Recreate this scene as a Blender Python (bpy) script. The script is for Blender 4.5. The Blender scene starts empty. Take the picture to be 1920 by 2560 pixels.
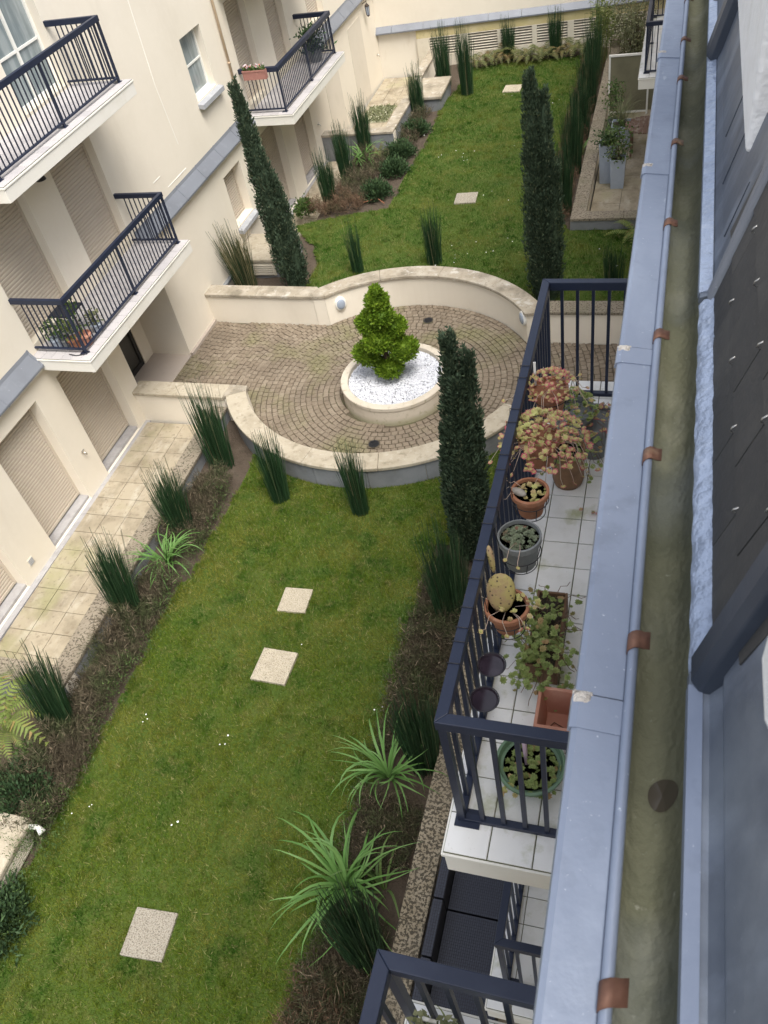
import bpy, bmesh, math, random
import numpy as np
from mathutils import Matrix, Vector
random.seed(7); rng = np.random.default_rng(7)
R_ = math.radians
scene = bpy.context.scene
col = scene.collection

# ------------------------------------------------------------------ camera
CAMZ = 9.76
FPX = 2096.9                       # focal length in pixels of the 1920 x 2560 photograph
YAW, PITCH, ROLL = R_(-24.343), R_(44.987), R_(-13.122)
def cam_axes():
    cy, sy, cp, sp = math.cos(YAW), math.sin(YAW), math.cos(PITCH), math.sin(PITCH)
    f = Vector((sy*cp, cy*cp, -sp)); r = Vector((cy, -sy, 0)); u = r.cross(f)
    c, s = math.cos(ROLL), math.sin(ROLL)
    return c*r + s*u, -s*r + c*u, f
AR, AU, AF = cam_axes()
CAM = Vector((0, 0, CAMZ))
cd = bpy.data.cameras.new('camera'); cam = bpy.data.objects.new('camera', cd); col.objects.link(cam)
cam.matrix_world = Matrix(((AR.x, AU.x, -AF.x, 0), (AR.y, AU.y, -AF.y, 0), (AR.z, AU.z, -AF.z, CAMZ), (0, 0, 0, 1)))
cd.sensor_fit = 'VERTICAL'; cd.sensor_height = 36; cd.sensor_width = 27; cd.lens = FPX/2560*36
cd.clip_start = 0.02; cd.clip_end = 500
cd.dof.use_dof = True; cd.dof.focus_distance = 11.0; cd.dof.aperture_fstop = 13
scene.camera = cam

# ------------------------------------------------------------------ sky, sun, exposure
SUN_EL, SUN_AZ = R_(63), R_(132)     # azimuth measured from +Y towards +X
world = bpy.data.worlds.new('World'); scene.world = world; world.use_nodes = True
wn = world.node_tree; bg = wn.nodes['Background']
sky = wn.nodes.new('ShaderNodeTexSky'); sky.sky_type = 'NISHITA'; sky.sun_disc = False
sky.sun_elevation = SUN_EL; sky.sun_rotation = SUN_AZ; sky.dust_density = 3.0; sky.air_density = 1.0
hs = wn.nodes.new('ShaderNodeHueSaturation'); hs.inputs['Saturation'].default_value = 0.40
wn.links.new(sky.outputs[0], hs.inputs['Color']); wn.links.new(hs.outputs[0], bg.inputs[0]); bg.inputs[1].default_value = 0.15
sd = bpy.data.lights.new('sun', 'SUN'); sd.energy = 1.8; sd.angle = R_(32); sd.color = (1, .955, .88)
sun = bpy.data.objects.new('sun', sd); col.objects.link(sun)
sdir = Vector((math.sin(SUN_AZ)*math.cos(SUN_EL), math.cos(SUN_AZ)*math.cos(SUN_EL), math.sin(SUN_EL)))
sun.rotation_euler = sdir.to_track_quat('Z', 'Y').to_euler(); sun.location = (0, 0, 30)
vs = scene.view_settings; vs.view_transform = 'Standard'; vs.look = 'None'; vs.gamma = 1; vs.use_curve_mapping = False
vs.exposure = 1.1

# ------------------------------------------------------------------ helpers: pixels to places
K = 1920/1659.0                     # view pixels (1659 x 2212) to photograph pixels
def ray(x, y):
    x *= K; y *= K
    return AR*((x-960)/FPX) + AU*(-(y-1280)/FPX) + AF
def at(x, y, z=0.0):
    d = ray(x, y); return CAM + d*((z-CAMZ)/d.z)

# ------------------------------------------------------------------ helpers: meshes
class MB:
    def __init__(s): s.v = []; s.f = []
    def add(s, vs_, fs):
        n = len(s.v); s.v += [tuple(p) for p in vs_]; s.f += [tuple(i+n for i in f) for f in fs]; return s
    def box(s, x0, x1, y0, y1, z0, z1, m=None):
        p = [Vector((x, y, z)) for z in (z0, z1) for x, y in ((x0, y0), (x1, y0), (x1, y1), (x0, y1))]
        if m is not None: p = [m @ q for q in p]
        return s.add(p, [(3, 2, 1, 0), (4, 5, 6, 7), (0, 1, 5, 4), (1, 2, 6, 5), (2, 3, 7, 6), (3, 0, 4, 7)])
    def tube(s, pts, r, n=6, caps=True):
        pts = [Vector(p) for p in pts]; k = len(pts)
        rs = r if isinstance(r, (list, tuple)) else [r]*k
        vv = []; ff = []
        for i, p in enumerate(pts):
            t = (pts[min(i+1, k-1)]-pts[max(i-1, 0)]).normalized()
            a = t.cross(Vector((0, 0, 1)))
            if a.length < 1e-4: a = Vector((1, 0, 0))
            a.normalize(); b = t.cross(a)
            for j in range(n):
                w = 2*math.pi*j/n; vv.append(p+(a*math.cos(w)+b*math.sin(w))*rs[i])
        for i in range(k-1):
            for j in range(n):
                ff.append((i*n+j, i*n+(j+1) % n, (i+1)*n+(j+1) % n, (i+1)*n+j))
        if caps: ff.append(tuple(range(n-1, -1, -1))); ff.append(tuple((k-1)*n+j for j in range(n)))
        return s.add(vv, ff)
    def lathe(s, prof, n=24, c=(0, 0, 0)):
        vv = []; ff = []; k = len(prof)
        for r, z in prof:
            for j in range(n):
                a = 2*math.pi*j/n; vv.append((c[0]+r*math.cos(a), c[1]+r*math.sin(a), c[2]+z))
        for i in range(k-1):
            for j in range(n):
                ff.append((i*n+j, i*n+(j+1) % n, (i+1)*n+(j+1) % n, (i+1)*n+j))
        if prof[0][0] > 0: ff.append(tuple(range(n-1, -1, -1)))
        if prof[-1][0] > 0: ff.append(tuple((k-1)*n+j for j in range(n)))
        return s.add(vv, ff)
    def arc(s, c, r0, r1, a0, a1, z0, z1, n=None):
        n = n or max(2, int(abs(a1-a0)/R_(3)))
        vv = []
        for i in range(n+1):
            a = a0+(a1-a0)*i/n
            for r, z in ((r0, z0), (r1, z0), (r1, z1), (r0, z1)):
                vv.append((c[0]+r*math.cos(a), c[1]+r*math.sin(a), z))
        ff = []
        for i in range(n):
            for j in range(4):
                ff.append((i*4+j, i*4+(j+1) % 4, (i+1)*4+(j+1) % 4, (i+1)*4+j))
        ff.append((3, 2, 1, 0)); ff.append(tuple(n*4+j for j in range(4)))
        return s.add(vv, ff)
    def prism(s, poly, z0, z1):
        n = len(poly)
        vv = [(x, y, z0) for x, y in poly]+[(x, y, z1) for x, y in poly]
        ff = [tuple(range(n-1, -1, -1)), tuple(range(n, 2*n))]+[(i, (i+1) % n, n+(i+1) % n, n+i) for i in range(n)]
        return s.add(vv, ff)
    def mesh(s, name):
        me = bpy.data.meshes.new(name); me.from_pydata(s.v, [], s.f); me.update()
        bm = bmesh.new(); bm.from_mesh(me); bmesh.ops.recalc_face_normals(bm, faces=bm.faces); bm.to_mesh(me); bm.free()
        return me
    def build(s, name, m, parent=None, smooth=False, bevel=0, **kw):
        return obj(name, s.mesh(name), m, parent, smooth, bevel, **kw)
def np_mesh(name, V, F):
    me = bpy.data.meshes.new(name); V = np.asarray(V, np.float32); F = np.asarray(F, np.int32)
    me.vertices.add(len(V)); me.vertices.foreach_set('co', V.ravel())
    k = F.shape[1]; me.loops.add(F.size); me.loops.foreach_set('vertex_index', F.ravel())
    me.polygons.add(len(F)); me.polygons.foreach_set('loop_start', np.arange(0, F.size, k, dtype=np.int32))
    me.update(calc_edges=True); return me
def obj(name, me, m, parent=None, smooth=False, bevel=0, loc=None, rotz=0, scale=None, label=None, cat=None, group=None, kind=None):
    o = bpy.data.objects.new(name, me); col.objects.link(o)
    if m is not None and len(me.materials) == 0: me.materials.append(m)
    if loc is not None: o.location = loc
    if rotz: o.rotation_euler = (0, 0, rotz)
    if scale is not None: o.scale = scale
    if parent is not None: setp(o, parent)
    if smooth: me.polygons.foreach_set('use_smooth', [True]*len(me.polygons))
    if bevel:
        b = o.modifiers.new('bevel', 'BEVEL'); b.width = bevel; b.segments = 2; b.limit_method = 'ANGLE'; b.angle_limit = R_(40)
    tag(o, label, cat, group, kind); return o
ORI = {}
def wloc(p):
    q = Vector((0, 0, 0))
    while p is not None: q = q+p.location; p = p.parent if ORI.get(p.name) else None
    return q
def setp(o, p):
    o.parent = p; o.matrix_parent_inverse = Matrix.Translation(-BASE.get(p.name, Vector((0, 0, 0))))
    BASE[o.name] = Vector((0, 0, 0)) if o.name not in BASE else BASE[o.name]
    # children of a mesh part: its own transform must be undone
    BASE[o.name] = o.location.copy()
BASE = {}
def tag(o, label=None, cat=None, group=None, kind=None):
    if label: o['label'] = label
    if cat: o['category'] = cat
    if group: o['group'] = group
    if kind: o['kind'] = kind
    return o
def thing(name, loc, label, cat, group=None):
    o = bpy.data.objects.new(name, None); col.objects.link(o); o.location = loc; o.empty_display_size = .1
    BASE[o.name] = Vector(loc); return tag(o, label, cat, group)

# ------------------------------------------------------------------ helpers: materials
def mat(name, base, layers=(), rough=.8, metal=0., bump=0., bscale=60., spec=.4, transl=0., bump2=None):
    m = bpy.data.materials.new(name); m.use_nodes = True; nt = m.node_tree; N = nt.nodes; L = nt.links
    b = N['Principled BSDF']; b.inputs['Roughness'].default_value = rough; b.inputs['Metallic'].default_value = metal
    b.inputs['Specular IOR Level'].default_value = spec
    geo = N.new('ShaderNodeNewGeometry'); pos = geo.outputs['Position']
    rgb = N.new('ShaderNodeRGB'); rgb.outputs[0].default_value = (*base, 1); cur = rgb.outputs[0]
    for ly in layers:
        c, kind, sc, lo, hi, st = ly[:6]
        if kind in ('noise', 'vor', 'wave'):
            vec = pos
            if len(ly) > 6:
                mp = N.new('ShaderNodeMapping'); mp.inputs['Scale'].default_value = ly[6]; L.new(pos, mp.inputs[0]); vec = mp.outputs[0]
            if kind == 'noise':
                t = N.new('ShaderNodeTexNoise'); t.inputs['Scale'].default_value = sc; t.inputs['Detail'].default_value = 5; t.inputs['Roughness'].default_value = .6; src = t.outputs[0]
            else:
                t = N.new('ShaderNodeTexVoronoi'); t.inputs['Scale'].default_value = sc; src = t.outputs['Distance']
            L.new(vec, t.inputs['Vector'])
        elif kind == 'island': src = geo.outputs['Random Per Island']
        elif kind == 'obj': src = N.new('ShaderNodeObjectInfo').outputs['Random']
        elif kind == 'z':
            sp = N.new('ShaderNodeSeparateXYZ'); L.new(pos, sp.inputs[0]); src = sp.outputs[2]
        elif kind == 'y':
            sp = N.new('ShaderNodeSeparateXYZ'); L.new(pos, sp.inputs[0]); src = sp.outputs[1]
        mr = N.new('ShaderNodeMapRange'); mr.inputs['From Min'].default_value = lo; mr.inputs['From Max'].default_value = hi
        mr.inputs['To Max'].default_value = st; mr.clamp = True; L.new(src, mr.inputs[0])
        mx = N.new('ShaderNodeMix'); mx.data_type = 'RGBA'; L.new(mr.outputs[0], mx.inputs[0]); L.new(cur, mx.inputs[6]); mx.inputs[7].default_value = (*c, 1)
        cur = mx.outputs[2]
    L.new(cur, b.inputs['Base Color'])
    if bump:
        t = N.new('ShaderNodeTexNoise'); t.inputs['Scale'].default_value = bscale; t.inputs['Detail'].default_value = 4; L.new(pos, t.inputs['Vector'])
        bp = N.new('ShaderNodeBump'); bp.inputs['Strength'].default_value = bump; bp.inputs['Distance'].default_value = .02; L.new(t.outputs[0], bp.inputs['Height']); L.new(bp.outputs[0], b.inputs['Normal'])
    if transl:
        tr = N.new('ShaderNodeBsdfTranslucent'); L.new(cur, tr.inputs[0]); ms = N.new('ShaderNodeMixShader'); ms.inputs[0].default_value = transl
        L.new(b.outputs[0], ms.inputs[1]); L.new(tr.outputs[0], ms.inputs[2]); L.new(ms.outputs[0], N['Material Output'].inputs[0])
    return m
M = {}
M['render'] = mat('cream_render', (.75, .69, .585), [((.67, .61, .505), 'noise', .7, .45, .75, .55), ((.61, .55, .45), 'noise', 1.6, .56, .8, .4, (1, 1, .25)), ((.79, .735, .64), 'noise', 9, .5, .8, .3)], .92, bump=.12, bscale=140)
M['render_pale'] = mat('pale_render', (.70, .655, .57), [((.58, .52, .43), 'noise', 1.1, .5, .8, .4), ((.45, .38, .26), 'noise', 3, .62, .8, .35, (1, 1, .4))], .92, bump=.12, bscale=140)
M['coping'] = mat('stone_coping', (.35, .305, .235), [((.45, .405, .335), 'noise', 3, .45, .65, .8), ((.18, .155, .115), 'noise', 2.2, .48, .68, .8), ((.54, .51, .455), 'noise', 5, .58, .68, .8), ((.11, .095, .07), 'noise', 22, .57, .70, .6)], .9, bump=.35, bscale=60)
M['coping_light'] = mat('pale_stone_coping', (.42, .37, .285), [((.32, .275, .2), 'noise', 3, .43, .68, .85), ((.19, .165, .11), 'noise', 8, .54, .70, .7), ((.50, .455, .375), 'noise', 14, .55, .7, .5)], .9, bump=.3, bscale=60)
M['lichen'] = mat('lichen_coping', (.27, .225, .155), [((.35, .305, .23), 'noise', 6, .4, .7, .7), ((.05, .042, .03), 'noise', 30, .475, .525, .9), ((.15, .125, .09), 'noise', 2, .5, .75, .6)], .95, bump=.4, bscale=50)
M['lichen_soft'] = mat('spotted_coping', (.235, .20, .15), [((.30, .26, .20), 'noise', 4, .45, .7, .7), ((.07, .058, .042), 'noise', 27, .53, .58, .85), ((.14, .135, .085), 'noise', 1.6, .48, .72, .6)], .95, bump=.35, bscale=50)
M['cladding'] = mat('grey_cladding', (.215, .225, .235), [((.14, .145, .15), 'noise', 2.5, .45, .75, .7), ((.3, .3, .29), 'noise', 8, .55, .8, .5), ((.16, .15, .1), 'noise', 4, .6, .8, .5, (1, 1, .3))], .8, bump=.15, bscale=70)
M['zinc'] = mat('zinc', (.215, .25, .325), [((.165, .195, .26), 'noise', 2.2, .45, .7, .6), ((.28, .32, .40), 'noise', 5, .5, .72, .7, (1, .4, 1)), ((.13, .15, .19), 'noise', 9, .58, .70, .4), ((.50, .54, .60), 'noise', 16, .66, .72, .45, (1, .25, 1)), ((.66, .70, .77), 'noise', 130, .68, .74, .7)], .42, .25, bump=.08, bscale=30)
M['zinc_bright'] = mat('lead_flashing', (.36, .42, .54), [((.24, .285, .38), 'noise', 14, .42, .66, .7, (1, .35, 1)), ((.52, .57, .66), 'noise', 22, .55, .75, .6)], .38, .35, bump=.7, bscale=28)
M['zinc_dark'] = mat('dark_zinc', (.12, .14, .175), [((.075, .085, .11), 'noise', 4, .4, .7, .7), ((.24, .275, .34), 'noise', 7, .50, .75, .75, (1, 1, .3)), ((.5, .54, .6), 'noise', 80, .71, .76, .6), ((.3, .33, .36), 'noise', 1.6, .55, .7, .5)], .45, .25, bump=.08, bscale=30)
M['zinc_black'] = mat('black_zinc_roll', (.045, .055, .075), [((.08, .095, .12), 'noise', 8, .5, .75, .6), ((.3, .33, .38), 'noise', 90, .74, .78, .4)], .45, .2, bump=.06, bscale=30)
M['zinc_ledge'] = mat('zinc_ledge', (.20, .215, .245), [((.155, .165, .19), 'noise', 1.5, .45, .7, .7), ((.27, .29, .32), 'noise', 6, .55, .75, .5), ((.5, .52, .54), 'noise', 14, .7, .76, .5)], .55, .2, bump=.06, bscale=20)
M['moss'] = mat('mossy_gutter', (.15, .15, .095), [((.085, .09, .06), 'noise', 5, .42, .66, .8), ((.25, .245, .175), 'noise', 9, .52, .72, .7, (1, .5, 1)), ((.36, .36, .29), 'noise', 60, .66, .74, .5), ((.15, .165, .165), 'noise', 2, .5, .7, .6)], .8, bump=.35, bscale=60, spec=.3)
M['water'] = mat('wet_outlet', (.07, .06, .045), [], .25)
M['copper'] = mat('copper_clip', (.17, .085, .055), [((.10, .05, .035), 'noise', 40, .4, .7, .8), ((.38, .27, .16), 'noise', 14, .55, .7, .6)], .6, .3)
M['tin'] = mat('tin_clip_end', (.40, .30, .19), [((.5, .42, .3), 'noise', 40, .5, .7, .7)], .5, .4)
M['solder'] = mat('solder_deposit', (.55, .51, .46), [((.30, .26, .22), 'noise', 90, .45, .65, .8), ((.8, .79, .76), 'noise', 45, .6, .7, .8)], .9, bump=.8, bscale=120)
M['slate'] = mat('slate', (.050, .049, .048), [((.032, .032, .033), 'obj', 1, .3, 1, .8), ((.09, .085, .075), 'noise', 6, .55, .8, .5, (1, 1, .3)), ((.15, .15, .14), 'noise', 70, .7, .76, .5)], .6, bump=.2, bscale=25)
M['hook'] = mat('steel_hook', (.6, .58, .54), [], .35, .9)
M['white_paint'] = mat('white_paint', (.80, .80, .80), [((.66, .65, .62), 'noise', 7, .5, .75, .5), ((.5, .48, .44), 'noise', 20, .65, .75, .4)], .7, bump=.3, bscale=35)
M['frame_white'] = mat('white_frame', (.78, .77, .72), [((.68, .66, .6), 'noise', 3, .5, .75, .5)], .45)
M['navy'] = mat('navy_metal', (.013, .019, .040), [((.022, .029, .052), 'noise', 6, .45, .75, .7), ((.14, .15, .18), 'noise', 60, .73, .77, .35)], .42, spec=.35, bump=.03, bscale=40)
M['tile_white'] = mat('white_balcony_tile', (.76, .755, .735), [((.64, .63, .60), 'obj', 1, .4, 1, .5), ((.56, .55, .50), 'noise', 5, .5, .75, .6), ((.34, .35, .17), 'noise', 3.6, .56, .70, .8), ((.28, .25, .2), 'noise', 60, .66, .74, .45)], .5, spec=.4)
M['grout'] = mat('mossy_grout', (.15, .145, .09), [((.09, .1, .05), 'noise', 10, .4, .6, .8)], .95)
M['tile_grey'] = mat('grey_balcony_tile', (.44, .42, .42), [((.36, .345, .35), 'obj', 1, .3, 1, .8), ((.5, .47, .44), 'noise', 3, .5, .7, .5)], .7)
M['slab_white'] = mat('white_slab', (.72, .70, .64), [((.62, .59, .51), 'noise', 2, .5, .75, .6), ((.45, .42, .32), 'noise', 9, .62, .78, .5, (1, 1, .4))], .85, bump=.08, bscale=100)
M['terrace'] = mat('terrace_slab', (.37, .32, .235), [((.31, .265, .19), 'obj', 1, .2, 1, .7), ((.215, .18, .125), 'noise', 2.3, .46, .68, .85), ((.47, .43, .35), 'noise', 4, .52, .70, .65, (1, .4, 1)), ((.25, .25, .11), 'noise', .9, .54, .70, .55), ((.17, .13, .085), 'noise', 13, .56, .70, .6)], .88, bump=.15, bscale=80)
M['terrace_joint'] = mat('terrace_joint', (.17, .15, .11), [], .95)
M['terrace_edge'] = mat('grey_gutter_stone', (.36, .35, .35), [((.25, .24, .235), 'noise', 5, .45, .7, .7), ((.45, .43, .41), 'noise', 16, .5, .7, .5)], .9)
M['porch'] = mat('porch_floor', (.42, .36, .31), [((.36, .31, .27), 'noise', 2, .45, .7, .7)], .7)
M['sett'] = mat('stone_sett', (.195, .155, .112), [((.26, .215, .16), 'island', 1, .3, 1, .8), ((.14, .11, .08), 'noise', 1.3, .45, .7, .75), ((.165, .16, .07), 'noise', .8, .52, .70, .75), ((.33, .29, .225), 'noise', 12, .58, .75, .5)], .85, bump=.3, bscale=60)
M['sett_joint'] = mat('sett_joint_sand', (.10, .08, .055), [((.09, .10, .04), 'noise', 3, .5, .7, .7)], .95)
M['shutter'] = mat('roller_shutter', (.52, .455, .375), [((.47, .41, .335), 'noise', 2, .45, .75, .6)], .6)
M['panel'] = mat('plaster_panel', (.65, .595, .505), [((.58, .53, .44), 'noise', 2, .45, .75, .6)], .8)
M['sill'] = mat('stone_sill', (.34, .35, .37), [((.43, .44, .45), 'noise', 8, .5, .7, .7), ((.24, .245, .26), 'noise', 20, .6, .7, .6)], .8)
M['glass'] = mat('window_glass', (.20, .24, .25), [((.36, .40, .40), 'noise', 5, .45, .6, .8, (1, 1, .15))], .08, spec=.6)
M['glass_dark'] = mat('dark_door_glass', (.045, .045, .04), [], .08, spec=.5)
M['door_black'] = mat('black_door_frame', (.02, .02, .022), [], .4)
M['frosted'] = mat('frosted_glass', (.20, .19, .125), [((.13, .12, .08), 'noise', 1.5, .4, .7, .8)], .3)
M['soil'] = mat('soil', (.075, .056, .04), [((.125, .10, .075), 'noise', 3, .52, .72, .6), ((.04, .03, .02), 'noise', 12, .5, .7, .7)], .95, bump=.9, bscale=35)
M['dirt'] = mat('far_ground', (.16, .13, .09), [((.1, .09, .06), 'noise', .4, .4, .7, .8)], .95)
M['turf'] = mat('turf', (.055, .09, .010), [((.10, .11, .02), 'noise', 2.2, .48, .68, .8), ((.03, .06, .007), 'noise', 1.1, .5, .7, .6)], .95, bump=.6, bscale=60)
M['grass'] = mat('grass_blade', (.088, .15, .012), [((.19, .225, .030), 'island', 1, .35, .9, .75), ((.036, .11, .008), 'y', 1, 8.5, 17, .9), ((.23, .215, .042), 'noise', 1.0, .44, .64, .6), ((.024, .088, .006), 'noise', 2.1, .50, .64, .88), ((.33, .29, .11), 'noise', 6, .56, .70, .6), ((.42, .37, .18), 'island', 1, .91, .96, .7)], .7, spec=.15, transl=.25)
M['reed'] = mat('horsetail_stem', (.022, .062, .022), [((.010, .032, .013), 'island', 1, .3, .7, .8), ((.06, .125, .05), 'island', 1, .74, .82, .8), ((.27, .24, .13), 'island', 1, .95, .97, .85)], .55, spec=.4)
M['reed_dry'] = mat('dry_reed_stem', (.025, .055, .02), [((.30, .25, .13), 'island', 1, .55, .7, .85)], .65)
M['cypress'] = mat('cypress_leaf', (.045, .072, .043), [((.088, .13, .075), 'island', 1, .3, 1, .8), ((.16, .175, .10), 'island', 1, .93, .97, .7)], .75, spec=.25, transl=.15)
M['bark'] = mat('bark', (.10, .065, .04), [((.06, .04, .025), 'noise', 30, .45, .65, .8)], .9, bump=.5, bscale=60)
M['topiary'] = mat('golden_conifer_leaf', (.11, .20, .015), [((.24, .34, .03), 'island', 1, .25, 1, .85), ((.05, .12, .012), 'noise', 6, .52, .7, .5)], .6, spec=.25, transl=.25)
M['shrub'] = mat('pine_shrub_leaf', (.035, .072, .028), [((.075, .13, .045), 'island', 1, .3, 1, .8)], .7, transl=.1)
M['heather'] = mat('heather_sprig', (.070, .056, .034), [((.125, .10, .062), 'island', 1, .3, 1, .8), ((.05, .07, .022), 'noise', 2.5, .45, .6, .8), ((.26, .20, .14), 'island', 1, .92, .96, .8)], .85)
M['heather_red'] = mat('russet_heather_sprig', (.12, .07, .042), [((.18, .12, .075), 'island', 1, .3, 1, .8), ((.07, .065, .03), 'noise', 3, .5, .64, .8)], .85)
M['strap'] = mat('strap_leaf', (.11, .235, .055), [((.20, .35, .11), 'island', 1, .2, 1, .8)], .5, spec=.3, transl=.3)
M['fern'] = mat('fern_leaf', (.12, .17, .035), [((.24, .27, .07), 'island', 1, .2, 1, .7), ((.26, .17, .06), 'island', 1, .88, .95, .8)], .7, transl=.2)
M['fern_dark'] = mat('bronze_fern_leaf', (.085, .105, .032), [((.16, .17, .055), 'island', 1, .2, 1, .7), ((.19, .115, .055), 'noise', 2, .5, .65, .7)], .7, transl=.15)
M['bamboo'] = mat('bamboo_leaf', (.12, .17, .05), [((.25, .26, .09), 'island', 1, .3, 1, .8)], .6, transl=.25)
M['grey_leaf'] = mat('grey_green_leaf', (.16, .18, .09), [((.27, .27, .15), 'island', 1, .2, 1, .8)], .7, transl=.2)
M['green_leaf'] = mat('garden_leaf', (.06, .11, .03), [((.13, .2, .05), 'island', 1, .2, 1, .8)], .6, transl=.2)
M['varieg'] = mat('variegated_leaf', (.07, .2, .05), [((.35, .48, .2), 'noise', 14, .5, .62, .8)], .45, transl=.2)
M['gravel'] = mat('white_gravel', (.80, .81, .85), [((.66, .68, .74), 'island', 1, .2, 1, .7), ((.36, .37, .42), 'island', 1, .88, .95, .7)], .8)
M['gravel_base'] = mat('gravel_bed', (.5, .51, .56), [((.3, .31, .35), 'noise', 90, .5, .6, .8)], .9, bump=1, bscale=120)
M['planter'] = mat('planter_render', (.56, .50, .41), [((.47, .405, .31), 'noise', 2.5, .5, .75, .6), ((.22, .21, .11), 'noise', 9, .56, .70, .5), ((.20, .20, .08), 'z', 1, -.12, -.25, .6)], .9, bump=.15, bscale=100)
M['step'] = mat('pebble_slab', (.40, .34, .24), [((.56, .50, .39), 'vor', 60, .25, .5, .8), ((.13, .105, .075), 'noise', 90, .54, .62, .85), ((.30, .25, .18), 'noise', 3, .5, .7, .5)], .9, bump=.7, bscale=130)
M['step_grey'] = mat('grey_pebble_slab', (.30, .265, .205), [((.44, .40, .33), 'vor', 45, .2, .5, .75), ((.12, .10, .08), 'noise', 60, .52, .62, .85)], .9, bump=.9, bscale=110)
M['terracotta'] = mat('terracotta', (.33, .145, .08), [((.25, .105, .055), 'noise', 8, .45, .7, .7), ((.44, .27, .185), 'noise', 16, .56, .72, .6)], .8, bump=.1, bscale=80)
M['terracotta_pale'] = mat('pale_terracotta', (.46, .215, .145), [((.55, .32, .235), 'noise', 7, .5, .75, .6), ((.36, .155, .1), 'noise', 14, .58, .75, .5)], .8, bump=.1, bscale=80)
M['brown_pot'] = mat('brown_glazed_pot', (.22, .12, .06), [((.14, .075, .04), 'noise', 9, .45, .7, .8), ((.3, .2, .12), 'noise', 20, .6, .75, .5)], .6)
M['grey_pot'] = mat('grey_pot', (.17, .18, .18), [((.24, .25, .24), 'noise', 10, .5, .7, .7)], .6)
M['green_pot'] = mat('green_pot', (.12, .20, .12), [((.17, .26, .17), 'noise', 8, .5, .7, .6)], .45)
M['wood_planter'] = mat('brown_planter', (.16, .09, .05), [((.09, .05, .03), 'noise', 12, .45, .7, .8)], .8)
M['pot_soil'] = mat('potting_soil', (.045, .035, .025), [((.08, .06, .04), 'noise', 70, .5, .65, .8)], .95, bump=.8, bscale=120)
M['rosette_pink'] = mat('pink_succulent', (.50, .36, .17), [((.55, .21, .19), 'obj', 1, .15, .45, .9), ((.50, .09, .14), 'obj', 1, .55, .85, .9)], .5, transl=.15)
M['rosette_yellow'] = mat('yellow_succulent', (.52, .50, .19), [((.56, .36, .22), 'obj', 1, .4, .9, .7), ((.42, .45, .15), 'island', 1, .5, .9, .5)], .5, transl=.15)
M['rosette_green'] = mat('green_succulent', (.20, .28, .075), [((.32, .36, .13), 'island', 1, .2, .8, .8), ((.46, .27, .14), 'obj', 1, .84, .95, .8)], .5, transl=.15)
M['sedum_grey'] = mat('grey_green_sedum', (.15, .185, .11), [((.25, .28, .19), 'island', 1, .2, 1, .8), ((.28, .12, .09), 'obj', 1, .86, .95, .8)], .6, transl=.1)
M['stem_pale'] = mat('pale_trailing_stem', (.42, .35, .28), [((.55, .4, .33), 'island', 1, .3, 1, .8)], .7)
M['cactus'] = mat('prickly_pear', (.36, .30, .11), [((.30, .18, .13), 'noise', 9, .45, .65, .7), ((.07, .045, .03), 'vor', 46, .30, .18, .9)], .7, bump=.3, bscale=60)
M['stone'] = mat('grey_pebble', (.27, .24, .21), [((.38, .35, .31), 'noise', 20, .45, .65, .8)], .8)
M['wire'] = mat('dark_wire', (.02, .02, .025), [], .45)
M['saucer'] = mat('dark_saucer', (.022, .015, .022), [((.05, .035, .05), 'noise', 9, .5, .7, .6)], .12, spec=.6)
M['pale_pink'] = mat('pale_pink_plastic', (.48, .36, .42), [], .5)
M['lamp_glass'] = mat('lamp_glass', (.33, .38, .46), [], .25)
M['lantern'] = mat('bronze_lantern', (.06, .045, .035), [], .5, .3)
M['rattan'] = mat('dark_rattan', (.022, .026, .042), [((.05, .057, .08), 'noise', 60, .5, .7, .5)], .5, spec=.4)
M['rattan_gap'] = mat('dark_rattan_frame', (.012, .013, .02), [], .7)
M['grey_planter'] = mat('pale_grey_planter', (.36, .41, .48), [((.42, .47, .54), 'noise', 6, .5, .7, .6)], .5)
M['teak'] = mat('weathered_teak', (.15, .085, .06), [((.32, .27, .23), 'noise', 9, .52, .66, .8), ((.09, .05, .035), 'noise', 30, .5, .7, .5)], .7)
M['daisy'] = mat('white_petal', (.85, .85, .82), [], .7)
M['flower'] = mat('mixed_blooms', (.55, .4, .45), [((.75, .72, .68), 'island', 1, .4, .6, .9), ((.5, .12, .05), 'island', 1, .7, .8, .9), ((.12, .2, .06), 'island', 1, .0, .25, .0)], .6)
M['pink_box'] = mat('pink_flower_box', (.36, .17, .14), [((.45, .24, .2), 'noise', 12, .5, .7, .6)], .7)
M['mat_woven'] = mat('leafy_mat', (.45, .44, .33), [((.16, .18, .08), 'noise', 26, .5, .6, .8)], .9)
M['hose'] = mat('dark_hose', (.03, .03, .035), [], .5)
M['tan_pipe'] = mat('tan_pipe', (.56, .43, .30), [((.45, .33, .22), 'noise', 8, .5, .7, .5)], .5, .2)
M['plaster_line'] = mat('white_filler', (.84, .82, .76), [], .9)
M['yellow_wall'] = mat('mossy_render', (.50, .43, .22), [((.58, .51, .33), 'noise', 1.5, .45, .7, .7), ((.3, .27, .12), 'noise', 5, .55, .75, .5)], .92)
M['louvre'] = mat('louvre_slat', (.62, .57, .47), [((.5, .45, .36), 'noise', 5, .5, .7, .6)], .7)
M['dark_gap'] = mat('dark_opening', (.03, .03, .03), [], .9)

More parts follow.
